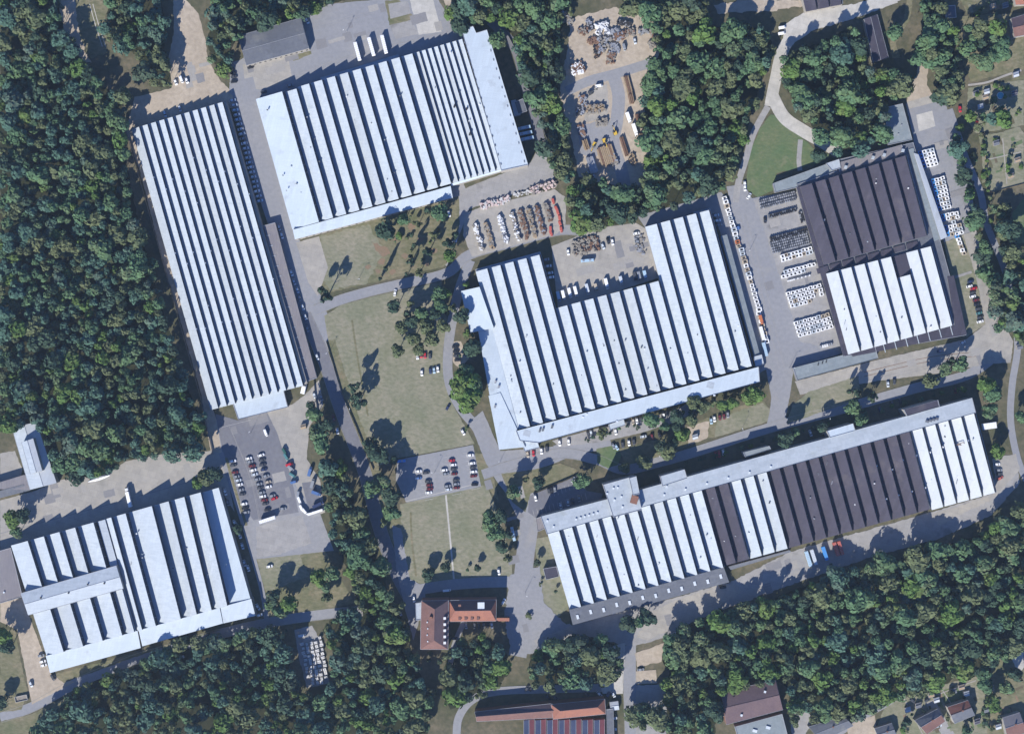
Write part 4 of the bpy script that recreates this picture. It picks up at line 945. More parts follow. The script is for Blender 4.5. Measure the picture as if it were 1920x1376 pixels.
def make_bus(L=11.5):
    r = empty('parked_bus')
    loft(MB(), [(-L / 2, .5, 3.0, 1.2, 1.1), (-L / 2 + .3, .4, 3.1, 1.24, 1.16), (L / 2 - .4, .4, 3.1, 1.24, 1.16), (L / 2, .5, 2.8, 1.2, 1.08)]).build('body', M['paint'], r)
    for s in (-1, 1): MB().box((0, s * 1.25, 2.1), (L * .85, .06, .9)).build('window_band', M['glass'], r)
    for x in (-L * .3, L * .2): MB().box((x, 0, 3.2), (1.8, 1.4, .25)).build('roof_hatch', M['metal'], r)
    wheels(r, (-L * .28, L * .3), 1.25, .48); return r

COLS = {'white': (.78, .79, .80, 1), 'silver': (.50, .55, .60, 1), 'black': (.018, .019, .024, 1), 'dark grey': (.06, .065, .075, 1), 'grey': (.23, .25, .28, 1),
        'red': (.42, .02, .035, 1), 'dark red': (.13, .02, .025, 1), 'blue': (.07, .14, .32, 1), 'dark blue': (.02, .035, .10, 1), 'pale blue': (.36, .50, .62, 1), 'green': (.03, .10, .08, 1),
        'teal': (.07, .19, .20, 1), 'yellow': (.60, .40, .05, 1), 'beige': (.42, .36, .28, 1), 'orange': (.45, .15, .06, 1), 'mid blue': (.05, .25, .60, 1), 'salmon': (.42, .10, .075, 1)}
PROTO = {}
def put(kind, px, py, ang, col, label, cat, group=None, sc=None):
    """ang: heading in degrees, counter-clockwise from the picture's right"""
    key = kind
    loc = P(px, py, 0); loc = (loc[0], loc[1], GZ)
    if kind == 'car' and sc is None: sc = (1.16 * R.uniform(.93, 1.06), 1.2, 1.1)
    if key not in PROTO:
        PROTO[key] = {'car': make_car, 'van': make_van, 'lorry': lambda: make_lorry(8), 'trailer': make_trailer, 'bus': make_bus}[kind]()
        o = PROTO[key]; o.location = loc; o.rotation_euler = (0, 0, RD(ang))
        for c in o.children: c.color = COLS[col]
        if sc: o.scale = sc
    else:
        o = dup(PROTO[key], loc, RD(ang), sc or (1, 1, 1), COLS[col])
    return tag(o, label, cat, group)

def row(p0, p1, n, ang, cols, where, end, group, kind='car', jit=.5, word='car'):
    for i in range(n):
        t = i / max(1, n - 1); c = cols[i % len(cols)]
        x = p0[0] + (p1[0] - p0[0]) * t + R.uniform(-jit, jit); y = p0[1] + (p1[1] - p0[1]) * t + R.uniform(-jit, jit) * .5
        a = ang + R.uniform(-3, 3) + (180 if R.random() < .4 else 0)
        put(kind, x, y, a, c, '%s %s, %s from %s end %s' % (c, word, ORD[i], end, where), word, group)

# row between the two upper halls
rc = ['silver', 'silver', 'pale blue', 'silver', 'pale blue', 'silver', 'silver', 'silver', 'grey', 'white', 'silver', 'silver', 'silver', 'pale blue', 'white', 'silver', 'silver', 'silver', 'silver', 'white', 'silver', 'pale blue']
row((437, 189), (487, 377), 22, 14, rc, 'of the row against the long left hall', 'upper', 'cars along the east wall of the long left hall')
def spots(lst, where, group, kind='car', word='car', cat=None):
    for i, q in enumerate(lst):
        x, y, a, c = q[:4]; put(kind, x, y, a + R.uniform(-2, 2), c, '%s %s, %s' % (c, word, where % ORD[i]), cat or word, group)
spots([(524, 427, -75, 'silver'), (529, 442, -75, 'white'), (547, 512, -72, 'white'), (552, 529, -72, 'silver'), (558, 544, -72, 'silver'), (562, 559, -72, 'grey'), (568, 576, -72, 'silver'), (573, 594, -72, 'silver'), (577, 617, -72, 'grey'), (595, 669, -72, 'silver')],
      '%s from the top in the shaded lane right of the long left hall', 'cars in the shaded lane')
spots([(310, 214, -75, 'pale blue'), (338, 204, -75, 'silver')], '%s from the left above the top edge of the long left hall', 'cars above the long left hall')
put('van', 341, 150, -70, 'white', 'white van standing on the beige yard at the top left', 'van'); put('car', 330, 155, -70, 'white', 'white car left of the white van on the top left yard', 'car')
put('car', 351, 152, -70, 'white', 'white car right of the white van on the top left yard', 'car')
spots([(434, 131, 5, 'black'), (437, 138, 5, 'black'), (439, 145, 10, 'dark grey'), (439, 154, 10, 'black'), (470, 127, 15, 'black')], '%s of the dark cars near the corner of the grey top shed', 'dark cars by the top shed')
spots([(545, 161, 15, 'grey'), (576, 40, -60, 'white'), (900, 40, 20, 'pale blue'), (495, 173, 10, 'dark grey')], '%s in a loose set around the upper hall', 'single cars around the upper hall')
# lower left car park
spots([(437, 864, 10, 'white'), (438, 872, 10, 'dark grey'), (441, 885, 10, 'dark red'), (444, 893, 10, 'grey'), (447, 900, 10, 'silver'), (450, 908, 10, 'white'), (452, 918, 10, 'grey'), (455, 926, 10, 'dark grey'), (458, 944, 10, 'white'), (460, 952, 10, 'black'), (462, 960, 10, 'grey')],
      '%s down the left column, lower left car park', 'cars in the lower left car park')
spots([(467, 859, 12, 'white'), (469, 865, 12, 'grey'), (473, 873, 12, 'dark red'), (475, 881, 12, 'white'), (478, 889, 12, 'silver'), (483, 898, 10, 'grey'), (486, 907, 10, 'grey'), (488, 914, 10, 'dark grey'), (491, 923, 10, 'grey'), (493, 930, 10, 'white'), (496, 937, 10, 'dark red'), (498, 944, 10, 'dark grey')],
      '%s down the middle column, lower left car park', 'cars in the lower left car park')
spots([(490, 853, 15, 'white'), (492, 862, 12, 'dark grey'), (493, 871, 12, 'dark grey'), (495, 880, 12, 'dark blue'), (499, 892, 12, 'grey'), (503, 903, 12, 'beige'), (504, 912, 12, 'white'), (515, 934, 20, 'red'), (511, 929, 10, 'grey'), (502, 955, 10, 'black'), (531, 953, 5, 'grey')],
      '%s down the right column, lower left car park', 'cars in the lower left car park')
put('trailer', 503, 973, 18, 'white', 'white lorry trailer at the bottom of the lower left car park', 'trailer', sc=(.95, 1, 1))
spots([(534, 846, -60, 'green'), (537, 856, -60, 'teal'), (546, 877, -40, 'grey'), (549, 890, -30, 'teal')], '%s from the top of the machines on the beige strip', 'machines on the beige strip', 'van', 'wheel loader')
put('van', 543, 870, 20, 'red', 'red van body standing among the green machines', 'van'); put('van', 552, 903, 15, 'blue', 'blue van below the green machines on the beige strip', 'van')
put('lorry', 582, 883, 75, 'blue', 'blue short lorry on the strip above the dark tarmac corner', 'lorry', sc=(.7, .9, .8))
put('lorry', 587, 905, 75, 'grey', 'grey short lorry below the blue short lorry', 'lorry', sc=(.7, .9, .8))
put('lorry', 594, 924, -20, 'blue', 'blue short lorry by the tree belt beside the dark tarmac corner', 'lorry', sc=(.7, .9, .8))
put('lorry', 598, 945, 25, 'dark blue', 'dark blue short lorry above the white vans', 'lorry', sc=(.9, .9, .8))
spots([(562, 937, -70, 'white'), (566, 952, -65, 'white'), (572, 958, -50, 'white'), (584, 962, 12, 'white'), (602, 956, 18, 'white'), (593, 959, 15, 'white'), (560, 924, 80, 'grey')], '%s along the curved row closing the dark tarmac corner', 'vans round the tarmac corner', 'van', 'van')
put('van', 570, 729, 78, 'white', 'white box van beside the lower right corner of the long left hall', 'van', sc=(1.35, 1.7, 1.2))
put('car', 590, 741, -70, 'silver', 'silver car beside the white box van below the long left hall', 'car')
put('van', 499, 811, -70, 'white', 'white van alone on the dark tarmac below the long left hall', 'van')
put('car', 633, 808, -80, 'white', 'white car on the shaded access road', 'car'); put('car', 626, 783, -75, 'dark red', 'dark red car on the shaded access road', 'car'); put('car', 603, 745, -75, 'grey', 'grey car in tree shade right of the long left hall', 'car')
# right edge of lower left hall
spots([(423, 922, -75, 'white'), (428, 942, -75, 'grey'), (441, 980, -60, 'white'), (450, 1003, -70, 'white'), (455, 1023, -75, 'silver'), (459, 1055, -75, 'silver'), (466, 1065, -75, 'white'), (473, 1128, -70, 'white'), (484, 1137, -60, 'white'), (487, 1152, 10, 'white')], '%s from the top in the shade right of the lower left hall', 'cars beside the lower left hall')
spots([(78, 1228, 10, 'grey'), (81, 1239, 15, 'white'), (83, 1246, 15, 'white'), (100, 1269, -60, 'dark grey'), (59, 1281, -70, 'silver'), (340, 1231, 15, 'white')], '%s from the top by the sandy yard of the lower left hall', 'cars by the sandy yard')
put('lorry', 243, 931, 103, 'white', 'white articulated lorry backed against the lower left hall', 'lorry', sc=(1.45, 1, 1))
put('car', 506, 1061, 12, 'white', 'white car on the grass below the car park', 'car')
# central car park
spots([(847, 863, 5, 'red'), (850, 871, 5, 'white'), (851, 879, 5, 'dark grey'), (852, 888, 5, 'dark red'), (855, 900, 5, 'dark grey'), (855, 907, 5, 'grey'), (856, 914, 5, 'dark red')], '%s from the top of the middle column in the central car park', 'cars in the central car park')
spots([(882, 853, 5, 'white'), (885, 868, 5, 'white'), (887, 876, 5, 'dark grey'), (888, 884, 5, 'white'), (888, 892, 5, 'dark red'), (890, 908, 5, 'black')], '%s from the top of the right column in the central car park', 'cars in the central car park')
spots([(785, 883, 5, 'white'), (799, 886, 5, 'dark grey'), (785, 896, 5, 'blue'), (803, 902, 5, 'dark grey'), (805, 909, 5, 'dark red'), (806, 916, 5, 'dark red'), (804, 923, 5, 'white')], '%s from the top of the left part of the central car park', 'cars in the central car park')
spots([(833, 881, 5, 'white'), (836, 888, 5, 'grey'), (839, 911, 5, 'grey'), (841, 917, 5, 'silver')], '%s of four left of the middle column, central car park', 'cars in the central car park')
put('bus', 750, 864, 5, 'mid blue', 'blue minibus in tree shade at the upper left of the central car park', 'bus', sc=(.75, .8, .8))
spots([(783, 668, -85, 'white'), (790, 665, -85, 'red'), (797, 666, -85, 'red'), (806, 667, -85, 'dark grey')], '%s from the left in the upper bay beside the central lawn', 'cars in the bay by the central lawn')
spots([(791, 699, -85, 'white'), (807, 695, -85, 'dark blue'), (814, 694, -85, 'pale blue'), (821, 692, -85, 'white')], '%s from the left in the lower bay beside the central lawn', 'cars in the bay by the central lawn')
spots([(854, 650, 5, 'black'), (855, 659, 5, 'black'), (856, 667, 5, 'dark grey'), (858, 675, 5, 'black')], '%s from the top of four dark cars left of the centre hall', 'dark cars left of the centre hall')
put('car', 840, 763, 60, 'dark blue', 'dark blue car alone at the edge of the central lawn', 'car'); put('car', 741, 549, 80, 'white', 'white car on the road above the central lawn', 'car')
put('car', 851, 452, 0, 'silver', 'silver car in tree shade left of the storage yard', 'car'); put('car', 842, 401, -80, 'white', 'white car under trees below the upper hall', 'car'); put('car', 821, 598, 10, 'white', 'white car under the trees left of the centre hall', 'car')
put('car', 868, 810, -60, 'white', 'white car at the lower right tip of the central lawn', 'car'); put('car', 935, 1071, -80, 'white', 'white car above the brick office block', 'car'); put('van', 838, 1106, 5, 'white', 'white van with trailer above the brick office block', 'van', sc=(1.1, .8, 1))
put('bus', 962, 1000, -78, 'pale blue', 'pale blue bus parked in shade left of the very long hall', 'bus', sc=(.9, .9, .9))
spots([(776, 1122, -80, 'white'), (750, 1148, -65, 'silver'), (944, 1127, 60, 'white'), (852, 1196, 0, 'dark grey')], '%s of the single cars around the brick office block', 'cars around the office block')
spots([(874, 1172, -85, 'grey'), (890, 1172, -85, 'dark grey'), (898, 1172, -85, 'black'), (907, 1171, -85, 'dark grey'), (914, 1171, -85, 'black'), (922, 1171, -85, 'silver')], '%s from the left in front of the orange tiled wing', 'cars below the orange wing')
# around the centre hall's lower side
spots([(989, 851, -80, 'beige'), (1000, 849, -85, 'red'), (1015, 845, -80, 'white'), (1025, 841, -80, 'dark grey'), (1049, 830, -80, 'white'), (1066, 828, -80, 'white')], '%s from the left below the left end of the centre hall', 'cars below the centre hall')
spots([(1103, 814, -75, 'dark grey'), (1108, 812, -75, 'silver'), (1154, 809, -75, 'white'), (1177, 794, -80, 'dark grey'), (1187, 790, -80, 'beige'), (1194, 789, -80, 'white'), (1201, 787, -80, 'dark grey')], '%s from the left close under the middle of the centre hall', 'cars below the centre hall')
spots([(1150, 836, -60, 'grey'), (1156, 838, -60, 'pale blue'), (1167, 833, -80, 'dark grey'), (1179, 830, -80, 'white'), (1188, 828, -80, 'dark grey'), (1206, 818, 10, 'silver'), (1222, 818, -80, 'dark red'), (1236, 814, -80, 'black'), (1244, 779, -80, 'white'), (1251, 775, -80, 'dark grey')], '%s from the left along the drive below the centre hall', 'cars below the centre hall')
spots([(1333, 789, -80, 'pale blue'), (1339, 785, -80, 'white'), (1349, 782, -80, 'dark red'), (1357, 780, -80, 'dark red'), (1364, 777, -80, 'grey')], '%s from left, row below the centre hall right end', 'cars below the centre hall')
spots([(1341, 852, -85, 'red'), (1348, 851, -85, 'red'), (1356, 848, -80, 'white')], '%s from the left on the road above the very long hall', 'cars above the very long hall')
spots([(1029, 920, -80, 'dark grey'), (1034, 918, -80, 'black'), (1040, 917, -80, 'grey'), (1075, 899, 60, 'silver'), (1051, 948, -80, 'silver'), (1065, 942, -80, 'silver'), (1074, 939, -80, 'dark grey'), (1086, 934, -80, 'grey'), (1004, 933, -75, 'white'), (1390, 803 + 70, -80, 'dark grey')][:9], '%s in the small walled car park left of the tower block', 'cars in the small car park')
spots([(1519, 812, -70, 'silver'), (1541, 808, -60, 'beige'), (1649, 768, -75, 'dark blue'), (1672, 757, -75, 'dark grey'), (1687, 752, -75, 'black'), (1664, 720, -85, 'silver'), (1676, 715, -85, 'dark grey'), (1790, 731, -85, 'dark red')], '%s from the left along the shaded side of the very long hall', 'cars along the very long hall')
spots([(1868, 870, 5, 'white'), (1872, 881, 5, 'grey'), (1873, 888, 5, 'dark grey'), (1874, 896, 30, 'salmon')], '%s from the top at the right end of the very long hall', 'cars at the end of the very long hall')
put('trailer', 1852, 798, 8, 'white', 'white container lorry at the right end of the very long hall', 'trailer', sc=(.8, 1.8, .9))
for i, (x, y, c) in enumerate(((1514, 1046, 'pale blue'), (1524, 1043, 'silver'), (1545, 1036, 'mid blue'), (1566, 1028, 'salmon'), (1574, 1026, 'salmon'))):
    put('trailer', x, y, -72, c, ('%s long container below the very long hall, %s from the left' % ({'pale blue': 'pale blue', 'silver': 'grey white', 'mid blue': 'bright blue', 'salmon': 'red'}[c], ORD[i])), 'container', 'containers below the very long hall', sc=(.9 if i < 2 else .8, .95, .9))
# loading bays, buses, right side
for i, (x, y, a) in enumerate(((671, 99, -75), (697, 90, -74), (721, 86, -76))):
    put('trailer', x, y, a, 'white', 'white lorry trailer at the loading bay of the upper hall, %s from the left' % ORD[i], 'trailer', 'trailers at the loading bay', sc=(1.05, 1.05, 1))
for i, (x, y) in enumerate(((983, 241), (986, 251), (989, 261))):
    put('bus', x, y, 12, 'pale blue', 'pale blue bus, %s from the top in the shade beside the tall right wing' % ORD[i], 'bus', 'buses beside the tall wing', sc=(.85, .95, 1))
spots([(1819, 528, 15, 'dark blue'), (1817, 537, 15, 'white'), (1825, 541, 15, 'red'), (1823, 549, 15, 'dark grey'), (1823, 556, 15, 'white'), (1829, 563, 15, 'dark red'), (1831, 571, 15, 'black'), (1834, 579, 15, 'dark grey'), (1835, 587, 15, 'teal'), (1837, 595, 15, 'dark grey'), (1837, 603, 15, 'white')],
      '%s down the row right of the dark and white hall', 'cars right of the dark and white hall')
put('car', 1799, 205, -80, 'red', 'red car at the upper end of the right hand lane', 'car'); put('car', 1830, 233, 70, 'red', 'red car parked by the hedge of the right hand lane', 'car')
put('van', 1466, 53, 10, 'white', 'upper white van where the pale top right track bends', 'van'); put('van', 1465, 64, 10, 'white', 'lower white van where the pale top right track bends', 'van')
put('car', 1396, 346, -80, 'white', 'white car on the path at the left of the green lawn', 'car'); put('car', 1396, 353, -80, 'white', 'second white car on the path at the left of the green lawn, lower down', 'car'); put('car', 1404, 368, 60, 'white', 'white car in tree shade below the green lawn', 'car')
put('car', 1804, 642, 25, 'silver', 'silver car at the lower right corner of the dark and white hall', 'car'); put('car', 1762, 658, 10, 'dark blue', 'dark blue car on concrete below the dark and white hall', 'car')
put('car', 1434, 413, -85, 'black', 'black car at the left of the crate yard', 'car')
put('bus', 1101, 489, 5, 'pale blue', 'pale blue bus in the beige yard of the centre hall', 'bus', sc=(.85, .9, .9))
spots([(1065, 473, -80, 'white'), (1148, 454, -75, 'white'), (1140, 452, -75, 'black'), (1130, 462, -60, 'silver'), (1193, 438, 10, 'white'), (1196, 453, 10, 'grey')], '%s of the loose cars in the beige yard', 'cars in the beige yard')
for i, (x, y, c, s_) in enumerate(((1047, 556, 'pale blue', 1.4), (1056, 553, 'white', 1.3), (1068, 549, 'white', 1.4), (1079, 546, 'white', 1.4), (1101, 542, 'silver', 1.5), (1117, 539, 'beige', 1.1), (1137, 532, 'white', 1.5), (1164, 526, 'silver', 1.2), (1190, 518, 'dark grey', 1.2), (1198, 518, 'grey', 1.3), (1209, 516, 'pale blue', 1.3))):
    put('van', x, y, -76, c, '%s van backed to the inner wall of the beige yard, %s from the left' % (c, ORD[i]), 'van', 'vans in the beige yard', sc=(s_, 1.25, 1.1))
spots([(1024, 487, 10, 'grey'), (1028, 499, 10, 'silver'), (1031, 512, 10, 'silver'), (1033, 520, 10, 'white')], '%s from the top in the shaded corner left of the beige yard', 'cars in the shaded yard corner')
spots([(1342, 404, 10, 'silver'), (1345, 414, 10, 'white'), (1348, 422, 10, 'grey')], '%s from the top beside the upper right tip of the centre hall', 'cars by the tip of the centre hall')
put('lorry', 1178, 222, -70, 'white', 'upper white lorry at the right of the scrapyard', 'lorry', sc=(.75, .95, .9)); put('lorry', 1190, 245, -72, 'white', 'lower white lorry at the right of the scrapyard', 'lorry', sc=(.9, .95, .9))
put('lorry', 1426, 600, -74, 'orange', 'lorry with orange body beside the crate line', 'lorry', sc=(.7, .8, .8)); put('trailer', 1428, 625, -74, 'white', 'white trailer beside the lower right corner of the centre hall', 'trailer', sc=(.8, .9, .8)); put('trailer', 1433, 655, -76, 'pale blue', 'pale blue trailer at the lower right corner of the centre hall', 'trailer', sc=(.8, .9, .8))
spots([(1140, 1273, 50, 'dark grey'), (1147, 1272, 70, 'silver'), (1155, 1271, 70, 'black')], '%s from the left of three at the pale forecourt near the bottom', 'cars on the pale forecourt')
spots([(1162, 1249, 5, 'silver'), (1163, 1255, 5, 'dark grey'), (1201, 1254, 5, 'grey')], '%s beside the short road at the bottom', 'cars beside the short bottom road')
spots([(988, 1289, 60, 'dark grey'), (996, 1289, 60, 'black'), (1024, 1287, -80, 'silver'), (1028, 1306, -40, 'black'), (1042, 1307, -40, 'dark grey'), (1100, 1301, -40, 'dark grey'), (1124, 1300, -50, 'white'), (1140, 1301, 50, 'dark blue'), (1150, 1301, -60, 'silver'), (1151, 1345, 5, 'white'), (1150, 1366, 5, 'silver')], '%s from the left along the tiled building at the bottom', 'cars along the bottom tiled building')
spots([(1056, 1210, -80, 'silver'), (1078, 1204, -80, 'silver'), (1070, 1207, -80, 'dark grey'), (1355, 1100, 10, 'black'), (1262, 1188, 25, 'white')], '%s from the left below the very long hall', 'cars below the very long hall')
spots([(1738, 1318 - 7, 30, 'dark grey'), (1710, 1312, -40, 'dark grey')], '%s beside the bottom right garden track', 'cars by the garden track')

# boat on its cradle
r = bld('boat', 'long white upturned boat hull at the edge of the wood, lower left', 'boat')
c = P(187, 896); mb = MB(); n = 12
for i in range(n + 1):
    t = i / n; w = 1.5 * math.sin(math.pi * (.06 + .88 * t)) ** .7; x = -8.5 + 17 * t
    mb.v += [(x, -w, .8), (x, -w * .7, 1.8), (x, 0, 2.3), (x, w * .7, 1.8), (x, w, .8)]
for i in range(n):
    for j in range(4): a = i * 5 + j; mb.f.append([a, a + 5, a + 6, a + 1])
mb.f += [[0, 1, 2, 3, 4], [n * 5 + 4, n * 5 + 3, n * 5 + 2, n * 5 + 1, n * 5]]
mb.build('hull', M['white'], r); MB().box((-4, 0, .4), (.4, 2.4, .8)).box((4, 0, .4), (.4, 2.4, .8)).build('cradle', M['dark'], r)
r.location = (c[0], c[1], GZ); r.rotation_euler = (0, 0, RD(17))

# ------------------------------------------------------------------ crates, piles, racks
def make_crate():
    """white boxy unit with a dark square opening on top"""
    r = empty('equipment_crate'); mb = MB()
    for s in (-1, 1):
        mb.box((s * 1.15, 0, 1.0), (.6, 2.7, 2.0)); mb.box((0, s * 1.1, 1.0), (1.7, .5, 2.0))
    mb.build('housing', M['paintmat'], r); MB().box((0, 0, .75), (1.7, 1.7, 1.3)).build('opening', M['dark'], r)
    MB().box((1.7, 0, .6), (.5, 1.2, .25)).build('drawbar', M['metal'], r)
    return r
def crates(name_where, p0, p1, n, rows, step, group, ang=15, col='white', skip=()):
    for k in range(rows):
        for i in range(n):
            if (k, i) in skip: continue
            t = i / max(1, n - 1)
            x = p0[0] + (p1[0] - p0[0]) * t + step[0] * k + R.uniform(-.5, .5); y = p0[1] + (p1[1] - p0[1]) * t + step[1] * k + R.uniform(-.5, .5)
            cc = col if R.random() > .3 else R.choice(('silver', 'beige', 'silver'))
            if 'right of dark hall' in name_where and i == 0: cc = 'mid blue'
            lab = '%s crate, %s from left, %s' % ({'white': 'white', 'mid blue': 'blue'}.get(cc, 'pale'), ORD[i], name_where if rows == 1 else 'row %s, %s' % (['one', 'two', 'three', 'four', 'five', 'six', 'seven', 'eight', 'nine', 'ten', 'eleven', 'twelve'][k], name_where))
            loc = P(x, y); loc = (loc[0], loc[1], GZ)
            if 'crate' not in PROTO:
                PROTO['crate'] = make_crate(); o = PROTO['crate']; o.location = loc; o.rotation_euler = (0, 0, RD(ang))
                for ch in o.children: ch.color = COLS[cc]
            else: o = dup(PROTO['crate'], loc, RD(ang + R.choice((0, 180)) + R.uniform(-4, 4)), (.98, R.uniform(.9, 1), R.uniform(.8, 1.05)), COLS[cc])
            tag(o, lab, 'crate', group)
g_ = 'white crates in the yard left of the dark and white hall'
crates('lowest block left of dark hall', (1492, 606), (1550, 590), 8, 4, (2.5, 7.5), g_)
crates('second lowest block left of dark hall', (1477, 551), (1535, 536), 8, 4, (2.5, 7.6), g_, skip=((2, 6), (3, 5), (3, 6), (3, 7)))
crates('middle block left of dark hall', (1472, 510), (1524, 496), 8, 2, (-4, 9), g_, skip=((1, 7), (1, 6)))
crates('upper pair left of dark hall', (1466, 481), (1518, 466), 9, 2, (1.5, 7), g_)
g_ = 'white crates in the yard right of the dark and white hall'
crates('top block right of dark hall', (1724, 287), (1746, 282), 4, 5, (1.8, 6.5), g_)
crates('second block right of dark hall', (1748, 340), (1766, 335), 4, 8, (1.7, 7.6), g_)
crates('third block right of dark hall', (1766, 405), (1792, 401), 4, 6, (1.8, 7.2), g_, skip=((2, 0), (2, 1), (2, 3)))
crates('single file right of dark hall', (1793, 443), (1806, 476), 6, 1, (0, 0), g_)

def pile(where, px, py, L, W, Hh, ang, m, name, cat, n=14, seed=1, mats=None):
    """heap or stack of long or broken pieces: one mesh with an uneven top"""
    rr = random.Random(seed); r = bld(name, where, cat); mb = MB(); mb2 = MB()
    for i in range(n):
        a = mb if rr.random() < .6 else mb2
        if cat == 'rack':
            nx = max(2, int(L / 1.5)); ny = max(1, int(W / 1.6)); ix, iy = i % nx, i // nx
            if iy >= ny: break
            a.box((-L / 2 + L * (ix + .5) / nx, -W / 2 + W * (iy + .5) / ny, Hh * .5), (L / nx * .62, W / ny * .7, Hh * rr.uniform(.85, 1)), 0)
        elif cat in ('pipe stack', 'timber stack'):
            y = -W / 2 + W * (i + .5) / n; a.box((rr.uniform(-.5, .5), y, rr.uniform(.5, 1) * Hh / 2), (L * rr.uniform(.85, 1), W / n * .85, Hh * rr.uniform(.6, 1)), 0)
        else:
            a.box((rr.uniform(-L / 2, L / 2), rr.uniform(-W / 2, W / 2), rr.uniform(.2, .6) * Hh), (rr.uniform(.8, 2.6), rr.uniform(.5, 1.6), rr.uniform(.4, 1) * Hh), rr.uniform(0, 3))
    mb.build('stack', M[m], r)
    if mb2.v: mb2.build('top_layer', M[mats or 'wood'], r)
    c = P(px, py); r.location = (c[0], c[1], GZ); r.rotation_euler = (0, 0, RD(ang)); return r
# storage yard above the centre hall: six parallel lines of goods
for i, (x0, y0, x1, y1, m1, m2, d) in enumerate(((893, 420, 902, 470, 'white', 'rubble', 'white'), (912, 418, 922, 468, 'rubble', 'wood', 'brown and grey'), (938, 405, 948, 455, 'white', 'metal', 'pale blue grey'), (958, 400, 974, 452, 'rubble', 'white', 'mottled'), (974, 396, 990, 448, 'rust', 'rubble', 'rusty brown'), (990, 392, 1004, 444, 'rubble', 'wood', 'dark brown'), (1006, 386, 1018, 440, 'rust', 'metal', 'thin rusty'), (1022, 382, 1032, 415, 'rubble', 'rust', 'short dark'))):
    L = math.hypot(x1 - x0, y1 - y0) * S
    pile('%s line of stacked goods in the storage yard, %s line from the left' % (d, ORD[i]), (x0 + x1) / 2, (y0 + y1) / 2, L, 2.8, 2.2, -74, m1, 'goods_line', 'goods stack', 90, i, m2)
for i, (x, y) in enumerate(((1037, 378), (1043, 392), (1046, 400), (1049, 410), (1050, 420), (1052, 431), (1032, 430), (1033, 438))):
    o = put('van', x, y, R.uniform(-90, -60), 'salmon', 'red machine in the storage yard corner, %s from the top' % ORD[i], 'machine', 'red machines at the storage yard corner', sc=(.8, 1.0, .7))
pile('pink and white bundle stack along the upper edge of the storage yard', 929, 380, 23, 5, 2.0, 16, 'pink', 'bundle_stack', 'bundle stack', 90, 3, 'marking')
pile('white bundle stack at the yard end below the buses', 1018, 352, 20, 6, 2.2, 20, 'pink', 'bundle_stack', 'bundle stack', 80, 5, 'rubble')
pile('white debris line along the yard edge below the tall wing', 985, 362, 20, 2.5, 1.2, 14, 'marking', 'debris_line', 'debris', 40, 6, 'rubble')
pile('tangled dark scrap heap in the beige yard', 1098, 462, 20, 12, 2, 12, 'rubble', 'scrap_heap', 'scrap heap', 110, 7, 'rust')
pile('grey scrap beside the inner right wall of the beige yard', 1200, 460, 7, 14, 1.2, 10, 'rubble', 'scrap_heap', 'scrap heap', 40, 8, 'metal')
for i, (x, y, L, W, a, m1, m2, lab, cat) in enumerate((
   (1177, 160, 14, 4, -75, 'rust', 'wood', 'rusty beam stack at the upper right of the scrapyard', 'pipe stack'), (1183, 186, 8, 3.5, -78, 'rust', 'wood', 'short rusty beam stack below the upper one', 'pipe stack'),
   (1197, 225, 8, 4, -80, 'rust', 'rust', 'rusty beam stack beside the white lorries', 'pipe stack'), (1201, 262, 9, 3.5, -80, 'rust', 'wood', 'rusty beam stack below the white lorries', 'pipe stack'),
   (1170, 275, 15, 3, -72, 'rust', 'rust', 'narrow rusty beam stack in the lower scrapyard', 'pipe stack'), (1137, 292, 15, 12, -72, 'wood', 'rust', 'wide orange brown timber stack in the lower scrapyard', 'timber stack'),
   (1098, 272, 8, 4, -72, 'rust', 'wood', 'small timber stack in shade at the left of the scrapyard', 'timber stack'), (1216, 308, 12, 4, -75, 'rust', 'rubble', 'rusty heap at the lower right tip of the scrapyard', 'pipe stack'),
   (1117, 205, 14, 6, 10, 'rubble', 'wood', 'pale timber and stone stack on the scrapyard island', 'goods stack'), (1110, 310, 14, 6, -72, 'metal', 'white', 'grey metal stack in shade at the lower left of the scrapyard', 'pipe stack'),
   (1083, 128, 9, 8, 20, 'rust', 'white', 'reddish scrap heap at the left of the scrapyard road', 'scrap heap'), (1128, 55, 10, 9, 10, 'white', 'metal', 'pale roofed scrap bins at the top of the scrapyard', 'scrap heap'),
   (1134, 85, 10, 12, 5, 'metal', 'rubble', 'grey scrap heap in the middle of the upper scrapyard', 'scrap heap'), (1145, 110, 6, 8, 0, 'rubble', 'rust', 'dark scrap heap above the scrapyard road', 'scrap heap'),
   (1160, 70, 5, 8, -80, 'orange' if False else 'rust', 'metal', 'orange and grey scrap heap at the upper middle of the scrapyard', 'scrap heap'), (1170, 45, 10, 3, -10, 'dark', 'metal', 'dark machinery at the upper right of the scrapyard', 'scrap heap'),
   (1228, 66, 6, 8, 10, 'rubble', 'rust', 'rubble heap at the right edge of the scrapyard', 'scrap heap'), (1064, 35, 8, 10, 0, 'rubble', 'metal', 'blue grey scrap at the upper left of the scrapyard', 'scrap heap'),
   (1083, 137, 8, 2, 8, 'white', 'white', 'white bundles along the scrapyard road', 'goods stack'))):
    pile(lab, x, y, L, W, 2.4, a, m1, 'scrap_pile', cat, 9 if 'stack' in cat and cat != 'goods stack' else 70, 20 + i, m2)
